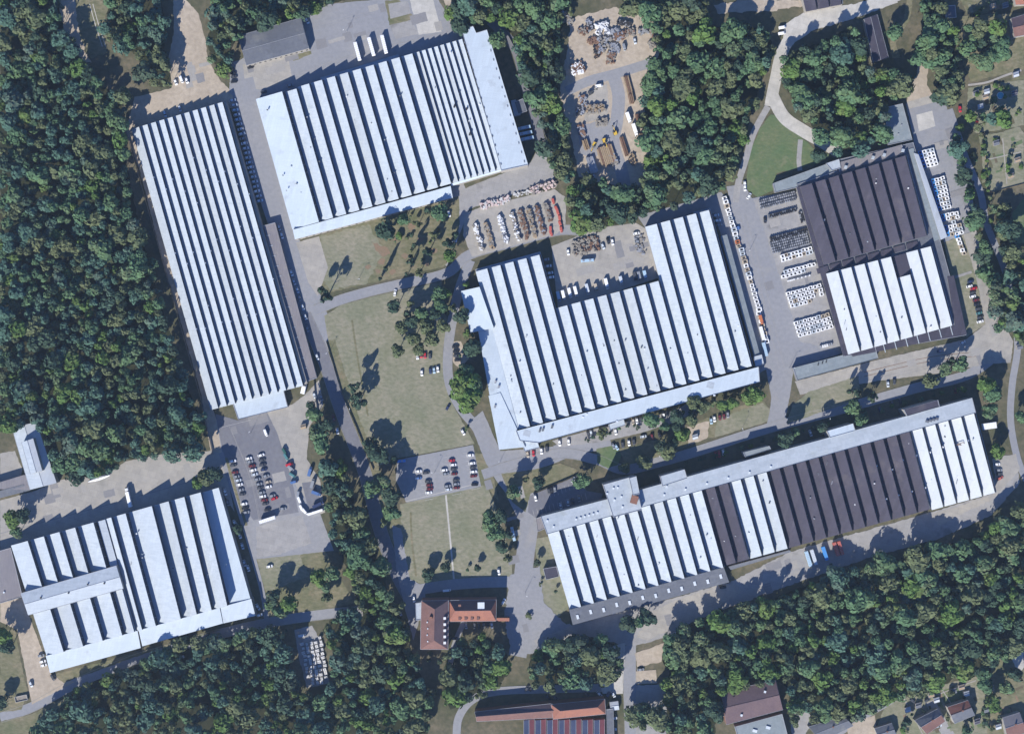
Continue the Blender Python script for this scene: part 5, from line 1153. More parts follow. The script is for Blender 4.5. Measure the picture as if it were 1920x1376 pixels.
for i in range(16):
    x, y, a_ = [(1092, 60, 5), (1105, 48, -70), (1112, 78, 10), (1120, 98, -80), (1150, 60, 20), (1152, 92, -75), (1180, 62, 5), (1206, 60, 10), (1222, 85, -70), (1088, 210, -80), (1094, 190, -70), (1128, 230, 12), (1090, 245, -75), (1150, 300, -72), (1105, 330, 10), (1185, 300, -78)][i]
    pile('%s scrap heap of the smaller ones scattered over the scrapyard, counted from the top' % ORD[sorted(range(16), key=lambda k: [60, 48, 78, 98, 60.1, 92, 62, 60.2, 85, 210, 190, 230, 245, 300, 330, 300.1][k]).index(i)], x, y, R.uniform(5, 10), R.uniform(3, 6), 2, a_, R.choice(['rust', 'rubble', 'metal', 'wood']), 'scrap_pile', 'scrap heap', 40, 90 + i, R.choice(['rust', 'rubble', 'metal', 'dark']))
put('van', 1170, 90, -75, 'grey', 'grey van in the middle of the scrapyard', 'van'); put('car', 1190, 78, -75, 'silver', 'silver car on the scrapyard sand', 'car'); put('car', 1162, 72, 5, 'orange', 'orange car body among the upper scrap', 'car')
put('van', 1123, 162, 10, 'white', 'white van on the scrapyard island', 'van')
for i, (x, y) in enumerate(((1153, 250), (1133, 265), (1114, 272), (1107, 175))):
    r = bld('excavator', ['yellow excavator on the scrapyard road', 'yellow excavator above the wide timber stack', 'yellow excavator left of the wide timber stack', 'dark excavator on the scrapyard island'][i], 'excavator')
    for s in (-1, 1): MB().box((0, s * 1.1, .45), (3.6, .5, .9)).build('track', M['tyre'], r)
    o = MB().box((-.3, 0, 1.5), (2.8, 2.4, 1.2)).build('engine_cover', M['paint'], r); o.color = COLS['yellow' if i < 3 else 'dark grey']
    MB().box((.7, .7, 2.2), (1.3, 1.0, 1.6)).build('cab', M['glass'], r)
    o = MB().tube((1, 0, 1.8), (3.6, 0, 4.2), .25).tube((3.6, 0, 4.2), (5.4, 0, 1.6), .2).build('boom', M['paint'], r); o.color = COLS['yellow' if i < 3 else 'dark grey']
    MB().box((5.4, 0, 1.2), (.9, 1.0, .8)).build('bucket', M['dark'], r)
    c = P(x, y); r.location = (c[0], c[1], GZ); r.rotation_euler = (0, 0, [1.9, -1.2, -2.0, .5][i])
# racks in the crate yard and the line of crates right of the centre hall
for i, (x, y, L, W, lab, m1, m2) in enumerate(((1456, 371, 28, 3.3, 'upper', 'metal', 'roof_grey'), (1458, 381, 28, 3.3, 'second', 'roof_grey', 'metal'), (1466, 400, 22, 3.5, 'third', 'dark', 'roof_grey'), (1478, 441, 29, 4.5, 'fourth', 'dark', 'roof_grey'), (1480, 457, 29, 9.5, 'wide fifth', 'metal', 'roof_grey'), (1502, 408, 3, 9, 'small upright', 'dark', 'metal'), (1497, 522, 18, 1.6, 'thin sixth', 'white', 'metal'), (1548, 648, 10, 3, 'lowest', 'metal', 'white'))):
    pile('%s rack of frames at the left wall of the dark hall' % lab, x, y, L, W, 1.8, 14.5, m1, 'frame_rack', 'rack', 400, 60 + i, m2)
for i in range(37):
    t = i / 36; x = 1358 + (1437 - 1358) * t + (3 if .35 < t < .8 else 0); y = 372 + (640 - 372) * t
    o = dup(PROTO['crate'], (P(x, y)[0], P(x, y)[1], GZ), RD(15 + R.uniform(-12, 12)), (R.uniform(.9, 1.4), R.uniform(.8, 1.15), R.uniform(.6, 1.1)), COLS[R.choice(['white', 'beige', 'silver', 'white', 'beige', 'orange' if R.random() < .2 else 'white'])])
    tag(o, 'pale crate, %s from the top of the long line right of the centre hall' % ORD[i], 'crate', 'line of crates right of the centre hall')
put('van', 1383, 428, 10, 'blue', 'blue skip in the long crate line right of the centre hall', 'skip', sc=(.7, 1.4, .6))
# pallet store at the lower left wood
k = 0
for j in range(11):
    for i in range(5):
        if (i == 0 and j > 8): continue
        x = 568 + i * 8.2 + j * 1.2 + R.uniform(-1, 1); y = 1207 + j * 7.4 - i * 1.2 + (-8 if i == 4 else 0) + R.uniform(-1, 1)
        key = 'pallet'
        if key not in PROTO:
            p = empty('pallet_stack'); MB().box((0, 0, .6), (2.9, 2.3, 1.2)).build('load', M['concrete_light'], p); PROTO[key] = p
            MB().box((0, -.6, 1.3), (2.6, .5, .2)).box((0, .6, 1.3), (2.6, .5, .2)).build('top_board', M['white'], p); o = p; o.location = (*P(x, y)[:2], GZ); o.rotation_euler = (0, 0, RD(12))
        else: o = dup(PROTO[key], (*P(x, y)[:2], GZ), RD(12 + R.choice((0, 90)) + R.uniform(-8, 8)), (R.uniform(.7, 1.05), R.uniform(.7, 1.1), R.uniform(.6, 1.6)))
        tag(o, 'grey white pallet stack, %s column, %s down, in the clearing at the lower left' % (ORD[i], ORD[j]), 'pallet stack', 'pallet stacks in the woodland clearing'); k += 1
put('van', 567, 1190, 10, 'silver', 'silver van in shade above the pallet stacks', 'van')
for (x, y, w, d, a, lab) in ((41, 1308, 9, 4, 12, 'grey concrete bin block beside the sandy yard at lower left'), (398, 1187, 3.5, 3, 20, 'orange skip at the right end of the lower left hall')):
    r = bld('skip', lab, 'skip'); mb = MB()
    for q in ((-w / 2, 0, .25, d), (w / 2, 0, .25, d), (0, -d / 2, w, .25), (0, d / 2, w, .25)): mb.box((q[0], q[1], .7), (q[2], q[3], 1.4))
    mb.build('wall', M['rust' if 'orange' in lab else 'concrete_light'], r); MB().box((0, 0, .4), (w * .95, d * .95, .5)).build('contents', M['rubble'], r)
    c = P(x, y); r.location = (c[0], c[1], GZ); r.rotation_euler = (0, 0, RD(a))
# lamp posts
def make_lamp():
    r = empty('street_lamp'); MB().tube((0, 0, 0), (0, 0, 9), .14, .08).build('pole', M['metal'], r)
    MB().tube((0, 0, 9), (1.4, 0, 9.3), .06).build('arm', M['metal'], r); MB().box((1.7, 0, 9.3), (.9, .35, .18)).build('lamp_head', M['white'], r); return r
LP = [(672, 525, 'on the lawn below the upper hall'), (618, 660, 'beside the access road at the central lawn'), (658, 770, 'beside the access road, lower down the central lawn'), (700, 935, 'beside the access road near the central car park'),
      (815, 885, 'in the middle of the central car park'), (936, 868, 'at the corner right of the central car park'), (1232, 850, 'beside the road above the very long hall'), (1390, 806, 'beside the road right of the kiosk'), (1480, 690, 'at the lower left of the dark and white hall'), (1550, 780, 'at the road above the very long hall, right part'),
      (470, 812, 'on the dark tarmac of the lower left car park'), (1405, 470, 'in the grey yard left of the crate racks'), (985, 1110, 'at the junction right of the brick office block'), (650, 60, 'on the tarmac above the upper hall')]
for i, (x, y, w) in enumerate(LP):
    if i == 0: l0 = make_lamp(); o = l0; o.location = P(x, y)
    else: o = dup(l0, P(x, y), R.uniform(0, 6))
    tag(o, 'slim grey street lamp ' + w, 'street lamp', 'street lamps')
# fences
def fence(pts, h, m, lab, step=3.0):
    r = bld('fence', lab, 'fence'); mb = MB(); po = MB()
    for i in range(len(pts) - 1):
        a, b = Vector(P(*pts[i])), Vector(P(*pts[i + 1])); n = max(1, int((b - a).length / step)); d = (b - a).normalized(); nn = Vector((-d.y, d.x, 0)) * .04
        mb.prism([(a + nn)[:2], (b + nn)[:2], (b - nn)[:2], (a - nn)[:2]], .2, h)
    mb.build('panel', M[m], r)
    for i in range(len(pts)):
        a = P(*pts[i]); MB().box((a[0], a[1], h / 2), (.25, .25, h + .2)).build('post', M[m], r)
fence([(612, 640), (640, 735), (672, 810), (700, 880)], 1.6, 'dark', 'dark fence along the right kerb of the long access road')
fence([(236, 242), (300, 470), (378, 750), (400, 852)], 2.0, 'wall_grey', 'grey fence between the big wood and the long left hall')
fence([(1000, 925), (1068, 896), (1082, 890)], 1.8, 'dark', 'dark wall round the small car park left of the tower block')
fence([(940, 45), (975, 110), (1000, 190), (1025, 262)], 1.8, 'wall_grey', 'grey fence between the tree belt and the tall right wing')
fence([(1845, 250), (1848, 300), (1855, 362), (1920, 345)], 1.3, 'wood', 'low wooden fence round the dry garden plots at the right edge')
fence([(588, 705), (592, 745), (600, 800)], 1.8, 'dark', 'dark fence below the shaded lane of the long left hall')

# ------------------------------------------------------------------ trees
rng = np.random.default_rng(11)
def crown_arrays(kind, nleaf, seed):
    """unit-ish crown: radius 1, z from 0 (bottom of crown) to about 1.3; returns verts (4n,3) of leaf clump quads"""
    g = np.random.default_rng(seed)
    lob = []
    if kind == 'broad':
        n = 11
        for i in range(n):
            a = g.uniform(0, 2 * np.pi); rr = np.sqrt(g.uniform(0, 1)) * .62; lr = g.uniform(.30, .50)
            z = .45 + .55 * (1 - rr * rr) * g.uniform(.7, 1.1); lob.append((rr * np.cos(a), rr * np.sin(a), z, lr))
        lob.append((0, 0, .55, .6))
    elif kind == 'sparse':
        for i in range(8):
            a = g.uniform(0, 2 * np.pi); rr = np.sqrt(g.uniform(0, 1)) * .75; lr = g.uniform(.2, .36); lob.append((rr * np.cos(a), rr * np.sin(a), g.uniform(.3, 1.1), lr))
    elif kind == 'pine':
        for i in range(9):
            z = .1 + 1.2 * i / 8; k = (1 - .55 * i / 8); a = i * 2.4; lob.append((.4 * k * np.cos(a), .4 * k * np.sin(a), z, .42 * k))
    lob = np.array(lob); w = lob[:, 3] ** 2; w = w / w.sum()
    idx = g.choice(len(lob), nleaf, p=w)
    d = g.normal(size=(nleaf, 3)); d /= np.linalg.norm(d, axis=1)[:, None]; d[:, 2] = np.where(d[:, 2] < -.35, -d[:, 2], d[:, 2])
    c = lob[idx, :3] + d * lob[idx, 3:4] * g.uniform(.82, 1.08, (nleaf, 1))
    nrm = d + g.normal(size=(nleaf, 3)) * .26; nrm /= np.linalg.norm(nrm, axis=1)[:, None]
    h = g.normal(size=(nleaf, 3)); t = np.cross(nrm, h); t /= np.linalg.norm(t, axis=1)[:, None]; b = np.cross(nrm, t)
    s = g.uniform(.075, .15, (nleaf, 1)) * (1.15 if kind == 'broad' else 1.0); s2 = s * g.uniform(.6, 1, (nleaf, 1))
    v = np.stack([c - t * s - b * s2, c + t * s - b * s2 * .8, c + t * s * .9 + b * s2, c - t * s * .8 + b * s2], 1)
    return v.reshape(-1, 3)

def quad_mesh(name, v, m):
    me = bpy.data.meshes.new(name); n = len(v); q = n // 4
    me.vertices.add(n); me.vertices.foreach_set('co', v.astype(np.float32).ravel())
    me.loops.add(n); me.loops.foreach_set('vertex_index', np.arange(n, dtype=np.int32))
    me.polygons.add(q); me.polygons.foreach_set('loop_start', np.arange(0, n, 4, dtype=np.int32))
    try: me.polygons.foreach_set('loop_total', np.full(q, 4, dtype=np.int32))
    except Exception: pass
    me.materials.append(M[m]); me.update(calc_edges=True); me.validate(); return me

CR = {}
for kind, nl in (('broad', 520), ('sparse', 300), ('pine', 360)):
    for m in ('leaf', 'leaf_blue', 'leaf_bright', 'leaf_olive', 'leaf_dark'):
        CR[(kind, m)] = [quad_mesh('crown', crown_arrays(kind, nl, 100 + i * 7 + len(kind)), m) for i in range(5 if kind == 'broad' else 3)]
tk = MB(); tk.tube((0, 0, 0), (0, 0, 1), .022, .012, 7)
for i in range(5):
    a = i * 1.3; z = .5 + .08 * i; tk.tube((0, 0, z), (.13 * math.cos(a), .13 * math.sin(a), z + .2), .009, .004, 5)
tme = bpy.data.meshes.new('trunk'); tme.from_pydata(tk.v, [], tk.f); tme.materials.append(M['bark'])
COLW = {'leaf': 'green', 'leaf_blue': 'blue-green', 'leaf_bright': 'bright green', 'leaf_olive': 'olive', 'leaf_dark': 'dark green'}

def tree(px, py, rpx, h, m, label, kind='broad', group=None, cat='tree', name='broadleaf_tree'):
    """px, py: centre of the crown as seen; rpx crown radius in photo pixels; h height in m"""
    zc = h * .7; x, y, _ = P(px, py, zc); rad = rpx * S
    o = empty(name, (x, y, 0), R.uniform(0, 6.28))
    me = R.choice(CR[(kind, m)]); c = bpy.data.objects.new('crown', me); COL.objects.link(c); c.parent = o
    ch = min(h * .85, max(rad * 1.5, h * (.5 if kind == 'broad' else .78))); c.location = (0, 0, h - ch); c.scale = (rad * R.uniform(.92, 1.08), rad * R.uniform(.92, 1.08), ch / 1.35)
    t = bpy.data.objects.new('trunk', tme); COL.objects.link(t); t.parent = o; t.scale = (h, h, h - ch * .45)
    tag(o, label, cat, group); return o

TL = [  # x, y, r, h, material, kind, label
 (609, 553, 16, 20, 'leaf_dark', 'sparse', 'tree at the bend where the lane meets the road above the central lawn'),
 (720, 432, 21, 15, 'leaf_dark', 'broad', 'large dark tree on the lawn below the upper hall, beside bare red soil'),
 (757, 411, 12, 12, 'leaf', 'broad', 'small green tree close under the wall of the upper hall'), (783, 420, 9, 10, 'leaf_olive', 'sparse', 'thin tree right of the small green tree below the upper hall'),
 (822, 398, 17, 13, 'leaf', 'broad', 'round green tree at the lower right corner of the upper hall'), (800, 395, 10, 11, 'leaf_dark', 'sparse', 'dark thin tree left of the round green one by the upper hall'),
 (776, 461, 8, 14, 'leaf_dark', 'sparse', 'thin dark tree in the middle of the tree lawn'), (722, 502, 6, 12, 'leaf_dark', 'pine', 'small dark tree below the bare red soil'),
 (842, 478, 13, 13, 'leaf_bright', 'broad', 'bright tree at the left of the road junction by the storage yard'), (852, 440, 12, 14, 'leaf_dark', 'sparse', 'dark tree left of the storage yard'),
 (762, 514, 6, 12, 'leaf_dark', 'sparse', 'small dark tree just above the road over the central lawn'), (712, 522, 5, 9, 'leaf_dark', 'pine', 'tiny dark tree near the lamp on the tree lawn'),
 (785, 512, 10, 12, 'leaf_olive', 'sparse', 'olive tree above the road over the central lawn'), (838, 550, 9, 12, 'leaf_bright', 'broad', 'light tree beside the road left of the centre hall annex'),
 (826, 552, 15, 14, 'leaf', 'broad', 'green tree in the tree group above the central lawn, top right'), (742, 575, 13, 14, 'leaf_dark', 'broad', 'dark tree at the top left of the group on the central lawn'),
 (790, 585, 14, 16, 'leaf', 'broad', 'green tree in the middle of the group on the central lawn'), (768, 570, 10, 14, 'leaf_olive', 'sparse', 'olive tree between the two upper trees of the central group'),
 (752, 612, 13, 14, 'leaf_olive', 'broad', 'olive tree at the left of the central group'), (772, 600, 12, 15, 'leaf_dark', 'broad', 'dark tree in the centre of the central group'), (800, 612, 16, 15, 'leaf_olive', 'broad', 'large olive tree in the lower part of the central group'),
 (816, 590, 13, 15, 'leaf_dark', 'broad', 'dark tree at the right of the central group'), (776, 632, 14, 14, 'leaf_olive', 'broad', 'olive tree low in the central group'), (745, 657, 13, 13, 'leaf_olive', 'broad', 'round olive tree at the lower left tip of the central group'), (812, 638, 15, 14, 'leaf_olive', 'broad', 'olive tree above the red cars of the lawn bay'),
 (866, 592, 15, 15, 'leaf_dark', 'broad', 'dark tree in shade left of the centre hall, upper'), (888, 655, 20, 15, 'leaf_dark', 'broad', 'dark tree in the nook left of the centre hall'), (878, 625, 9, 9, 'leaf_bright', 'sparse', 'bright small tree in the nook left of the centre hall'), (875, 532, 9, 8, 'leaf_bright', 'sparse', 'bright bush at the upper left corner of the centre hall'),
 (868, 722, 29, 17, 'leaf_bright', 'broad', 'very large bright green tree left of the centre hall, upper crown'), (878, 748, 28, 17, 'leaf_bright', 'broad', 'very large bright green tree left of the centre hall, lower crown'), (872, 698, 16, 14, 'leaf', 'broad', 'green crown at the top of the big bright tree pair'), (888, 722, 16, 15, 'leaf', 'broad', 'green crown at the right of the big bright tree pair'),
 (875, 803, 5, 5, 'leaf_bright', 'sparse', 'little bush at the lower right tip of the central lawn'),
 (666, 730, 15, 17, 'leaf_dark', 'sparse', 'slim tall tree on the left side of the central lawn, uppermost'), (670, 755, 19, 16, 'leaf_dark', 'sparse', 'slim tall tree on the left side of the central lawn, second'), (692, 832, 19, 13, 'leaf_dark', 'sparse', 'tall dark tree on the left side of the central lawn, third'), (708, 848, 19, 13, 'leaf_dark', 'broad', 'tall dark tree at the lower left corner of the central lawn'),
 (724, 858, 17, 14, 'leaf_dark', 'sparse', 'dark tree at the upper left corner of the central car park'),
 (700, 915, 17, 16, 'leaf', 'broad', 'green tree left of the central car park, beside the access road'), (722, 905, 14, 17, 'leaf', 'broad', 'green tree touching the left edge of the central car park'), (728, 932, 18, 18, 'leaf_dark', 'broad', 'dark tree at the lower left corner of the central car park'), (735, 960, 17, 16, 'leaf', 'broad', 'green tree above the left end of the lower lawn'), (718, 978, 12, 14, 'leaf_olive', 'sparse', 'thin olive tree beside the access road left of the lower lawn'), (715, 893, 8, 15, 'leaf_dark', 'broad', 'dark tree tucked above the two trees left of the central car park'),
 (590, 780, 17, 14, 'leaf', 'broad', 'green tree at the top of the clump right of the beige strip'), (596, 808, 18, 15, 'leaf', 'broad', 'green tree in the middle of the clump right of the beige strip'), (606, 832, 18, 15, 'leaf', 'broad', 'green tree at the bottom of the clump right of the beige strip'), (612, 800, 14, 15, 'leaf_dark', 'broad', 'dark tree on the right side of the clump by the beige strip'), (583, 762, 9, 12, 'leaf_dark', 'broad', 'small dark tree on top of the clump by the beige strip'),
 (385, 893, 17, 12, 'leaf_olive', 'broad', 'olive tree between the concrete road and the lower left hall'), (405, 885, 14, 12, 'leaf_dark', 'broad', 'dark tree above the right end of the lower left hall'), (370, 905, 12, 11, 'leaf_bright', 'broad', 'bright tree at the top edge of the lower left hall'),
 (20, 975, 16, 13, 'leaf_bright', 'broad', 'bright tree above the left end of the lower left hall'), (42, 965, 15, 14, 'leaf_dark', 'broad', 'dark tree above the left end of the lower left hall'), (30, 1000, 12, 11, 'leaf', 'broad', 'green tree touching the upper left corner of the lower left hall'),
 (447, 990, 10, 8, 'leaf_dark', 'broad', 'dark bush right of the lower left hall'), (3, 1195, 20, 14, 'leaf_bright', 'broad', 'green tree cut by the left edge beside the sandy yard'), (15, 1210, 15, 13, 'leaf_dark', 'broad', 'dark tree beside the sandy yard at the left edge'), (5, 1318, 14, 9, 'leaf_dark', 'broad', 'dark tree low at the left edge'),
 (513, 1120, 16, 14, 'leaf_dark', 'broad', 'dark tree on the grass right of the lower left hall'), (542, 1128, 18, 15, 'leaf_bright', 'broad', 'bright tree on the grass right of the lower left hall'), (525, 1145, 15, 14, 'leaf', 'broad', 'green tree below the two on the grass right of the lower left hall'), (510, 1135, 12, 12, 'leaf', 'broad', 'green tree at the lane right of the lower left hall'),
 (600, 1080, 17, 14, 'leaf_bright', 'broad', 'bright tree near the top of the grass by the tree belt'), (625, 1075, 15, 15, 'leaf', 'broad', 'green tree next to the tree belt, upper'), (608, 1098, 12, 13, 'leaf', 'broad', 'green tree next to the tree belt, lower'), (612, 1118, 12, 10, 'leaf_olive', 'sparse', 'thin olive tree above the lower left road'), (711, 1118, 9, 9, 'leaf_bright', 'broad', 'small bright tree right of the tree belt'),
 (803, 1078, 14, 9, 'leaf_dark', 'broad', 'dark round bush at the lower left of the lower lawn'), (834, 1062, 10, 8, 'leaf_dark', 'broad', 'dark round bush left of the lawn path'), (895, 1064, 8, 7, 'leaf_dark', 'broad', 'dark round bush right of the lawn path'), (876, 1068, 4, 4, 'leaf', 'broad', 'tiny bush right of the lawn path'),
 (918, 975, 19, 15, 'leaf', 'broad', 'green tree at the right of the lower lawn, upper'), (938, 968, 15, 17, 'leaf_dark', 'broad', 'dark tree at the right of the lower lawn, upper right'), (930, 1000, 17, 15, 'leaf', 'broad', 'green tree at the right of the lower lawn, middle'), (942, 1022, 15, 13, 'leaf_dark', 'broad', 'dark tree at the right of the lower lawn, lower'), (955, 1000, 9, 15, 'leaf_dark', 'broad', 'dark tree beside the pale blue bus'), (952, 1045, 10, 9, 'leaf_olive', 'sparse', 'olive bush low at the right of the lower lawn'),
 (962, 920, 15, 14, 'leaf', 'broad', 'green tree left of the small walled car park'), (1010, 905, 13, 10, 'leaf_dark', 'broad', 'dark tree above the small walled car park, left'), (1092, 905, 15, 12, 'leaf', 'broad', 'green tree at the right of the small walled car park'), (986, 900, 9, 10, 'leaf_olive', 'sparse', 'olive tree above the left end of the small walled car park'),
 (1170, 877, 11, 9, 'leaf_olive', 'broad', 'olive round tree on the verge above the tower block'), (1208, 864, 17, 11, 'leaf_olive', 'broad', 'large olive round tree above the bump of the very long hall'), (1251, 848, 18, 12, 'leaf_olive', 'broad', 'large olive round tree beside the road, second of the roadside row'),
 (1220, 790, 16, 13, 'leaf', 'broad', 'green tree under the middle of the centre hall'), (1278, 813, 16, 13, 'leaf_bright', 'broad', 'yellow green tree left of the white kiosk'), (1270, 782, 15, 14, 'leaf_dark', 'broad', 'dark tree above the yellow green one left of the kiosk'), (1294, 790, 12, 14, 'leaf_olive', 'broad', 'olive tree above the white kiosk'), (1262, 830, 10, 10, 'leaf_dark', 'broad', 'dark tree above the large olive roadside trees'),
 (1320, 766, 13, 11, 'leaf_olive', 'broad', 'olive tree below the right part of the centre hall, first'), (1339, 756, 10, 10, 'leaf_olive', 'sparse', 'thin olive tree below the right part of the centre hall'), (1373, 756, 12, 11, 'leaf_bright', 'broad', 'bright tree below the right part of the centre hall'), (1413, 747, 18, 12, 'leaf_bright', 'broad', 'round bright tree at the lower right corner of the centre hall'), (1385, 742, 8, 9, 'leaf_olive', 'sparse', 'small tree left of the round bright one at the hall corner'), (1128, 812, 13, 7, 'leaf_olive', 'sparse', 'low bush patch below the middle of the centre hall'),
 (1476, 825, 15, 15, 'leaf_dark', 'broad', 'dark tree above the very long hall, left of its white bump'), (1492, 808, 12, 16, 'leaf', 'sparse', 'tree above the very long hall beside the road'), (1600, 765, 15, 15, 'leaf', 'broad', 'green tree above the very long hall, right of its white bump'), (1612, 785, 13, 13, 'leaf', 'broad', 'green tree touching the very long hall near the white bump'), (1604, 735, 10, 17, 'leaf_dark', 'sparse', 'dark tall tree across the road above the very long hall'),
 (1742, 712, 15, 14, 'leaf_olive', 'broad', 'olive tree above the dark bump of the very long hall'), (1768, 692, 13, 14, 'leaf', 'broad', 'green tree on the concrete strip below the dark and white hall'), (1800, 682, 16, 15, 'leaf', 'broad', 'green tree at the right of the concrete strip'), (1785, 678, 10, 14, 'leaf_dark', 'sparse', 'dark tree on the concrete strip, upper right'), (1806, 729, 8, 6, 'leaf_bright', 'broad', 'yellow green bush at the right end of the very long hall'),
 (1848, 718, 19, 15, 'leaf_bright', 'broad', 'bright tree at the right end of the very long hall, upper'), (1862, 742, 18, 15, 'leaf', 'broad', 'green tree at the right end of the very long hall, middle'), (1858, 772, 15, 13, 'leaf', 'broad', 'green tree at the right end of the very long hall, lower'), (1870, 846, 15, 11, 'leaf_bright', 'broad', 'round bright tree right of the very long hall'), (1915, 780, 14, 12, 'leaf', 'broad', 'green tree at the right edge beside the lane'),
 (1178, 1170, 17, 14, 'leaf_dark', 'broad', 'dark tree below the very long hall, left of the pair'), (1215, 1157, 17, 13, 'leaf_dark', 'broad', 'dark tree below the very long hall, right of the pair'), (1195, 1165, 12, 14, 'leaf', 'broad', 'green tree between the dark pair below the very long hall'),
 (1008, 1055, 8, 7, 'leaf_dark', 'broad', 'dark bush at the left wall of the very long hall'), (1042, 1108, 4, 4, 'leaf_dark', 'broad', 'tiny bush on grass at the left wall of the very long hall'), (990, 1155, 9, 3, 'leaf_olive', 'sparse', 'flat olive shrub on the island right of the office block'), (1013, 1095, 5, 4, 'leaf_olive', 'sparse', 'small shrub left of the grass by the very long hall'),
 (930, 75, 17, 14, 'leaf', 'broad', 'round green tree right of the tall wing, upper'), (858, 22, 18, 12, 'leaf_dark', 'broad', 'round dark tree above the tall wing'), (940, 80, 10, 13, 'leaf_olive', 'broad', 'olive tree right of the tall wing'),
 (807, 1225, 6, 4, 'leaf_dark', 'broad', 'small bush below the office block, left'), (805, 1238, 5, 4, 'leaf_dark', 'broad', 'small bush below the office block, lower'), (824, 1241, 6, 4, 'leaf_dark', 'broad', 'small bush below the office block, right'), (810, 1300, 12, 9, 'leaf_olive', 'sparse', 'olive tree beside the shaded road near the bottom'), (838, 1312, 10, 8, 'leaf_bright', 'sparse', 'bright bush inside the bend of the bottom drive'),
 (1203, 1345, 16, 12, 'leaf', 'broad', 'green tree at the bottom left of the bottom right wood'), (1229, 1340, 12, 12, 'leaf', 'broad', 'green tree beside the red roofed rubble at the bottom'), (1487, 1318, 17, 10, 'leaf_bright', 'broad', 'round bright tree right of the plum tiled building'), (1535, 292, 14, 10, 'leaf_dark', 'broad', 'round dark tree left of the grey green roof at upper right'),
 (1722, 105, 17, 13, 'leaf', 'broad', 'green tree at the top of the sandy track, upper right'), (1742, 78, 15, 13, 'leaf', 'broad', 'green tree beside the narrow brown shed track'), (1675, 60, 18, 13, 'leaf', 'broad', 'large round tree right of the narrow brown shed'), (1752, 115, 17, 13, 'leaf', 'broad', 'green tree right of the sandy track'), (1770, 180, 24, 13, 'leaf_dark', 'broad', 'large dark tree between the tarmac yard and the right hand lane'), (1780, 170, 15, 13, 'leaf', 'broad', 'green crown on the right of the large dark tree by the lane'), (1700, 155, 14, 11, 'leaf', 'broad', 'green tree at the left of the sandy track'),
 (1820, 362, 12, 9, 'leaf_bright', 'broad', 'yellow green tree right of the crate yard, upper'), (1828, 410, 13, 10, 'leaf_bright', 'broad', 'yellow green tree right of the crate yard, lower'), (1800, 240, 9, 7, 'leaf_bright', 'broad', 'bright bush where the right hand lane bends'), (1845, 470, 14, 12, 'leaf', 'broad', 'green tree along the concrete road, upper'), (1862, 530, 15, 12, 'leaf', 'broad', 'green tree along the concrete road, middle'), (1870, 570, 15, 12, 'leaf', 'broad', 'green tree along the concrete road, lower'), (1890, 605, 15, 12, 'leaf_dark', 'broad', 'dark tree at the right hand road junction'),
 (846, 580, 12, 15, 'leaf_olive', 'sparse', 'thin olive tree beside the road left of the centre hall, upper'), (832, 612, 14, 16, 'leaf_olive', 'broad', 'olive tree between the central group and the road'), (828, 572, 13, 15, 'leaf', 'broad', 'green tree at the right of the central group'), (762, 590, 12, 14, 'leaf_dark', 'sparse', 'thin dark tree inside the central group'), (786, 655, 12, 13, 'leaf_olive', 'broad', 'olive tree just above the red cars of the lawn bay'),
 (1236, 835, 13, 12, 'leaf_dark', 'broad', 'dark tree between the drive and the road below the centre hall'), (1300, 755, 14, 12, 'leaf_olive', 'broad', 'olive tree close under the right part of the centre hall'), (1355, 762, 12, 11, 'leaf_bright', 'broad', 'bright tree right of the parked row below the centre hall'), (1268, 800, 12, 13, 'leaf_dark', 'broad', 'dark tree behind the yellow green one left of the kiosk'), (1246, 800, 10, 12, 'leaf', 'broad', 'green tree at the right end of the drive below the centre hall'), (1636, 745, 12, 14, 'leaf_dark', 'sparse', 'thin dark tree at the right tip of the right hand lawn'), (1540, 800, 11, 12, 'leaf_dark', 'broad', 'dark tree close to the white bump of the very long hall'),
 (842, 455, 14, 17, 'leaf_dark', 'sparse', 'tall thin dark tree left of the storage yard'), (815, 440, 11, 15, 'leaf_olive', 'sparse', 'thin olive tree in the right part of the tree lawn'), (802, 470, 12, 16, 'leaf_dark', 'sparse', 'thin dark tree in the right part of the tree lawn'), (770, 488, 10, 15, 'leaf_dark', 'sparse', 'thin dark tree low in the tree lawn'),
 (1848, 1285, 15, 12, 'leaf', 'broad', 'green tree at the right end of the lower right gardens, upper'), (1866, 1318, 16, 12, 'leaf_bright', 'broad', 'bright tree at the right end of the lower right gardens, middle'), (1886, 1292, 13, 11, 'leaf', 'broad', 'green tree near the pale patch in the lower right corner'), (1700, 1352, 9, 8.2, 'leaf_dark', 'broad', 'dark tree in the lower left part of the lower right gardens'), (1812, 1368, 11, 9, 'leaf', 'broad', 'green tree at the bottom edge between the houses'), (1905, 1262, 14, 11, 'leaf_dark', 'broad', 'dark tree at the right edge above the corner house'),
]
for (x, y, rr, h, m, kd, lab) in TL:
    small_ = h < 8.1
    tree(x, y, rr * (1.12 if rr > 8 else 1), h * (1.15 if h > 8 else 1), m, lab, kd, cat='bush' if small_ else 'tree', name='bush' if small_ else ('pine_tree' if kd == 'pine' else 'broadleaf_tree'))

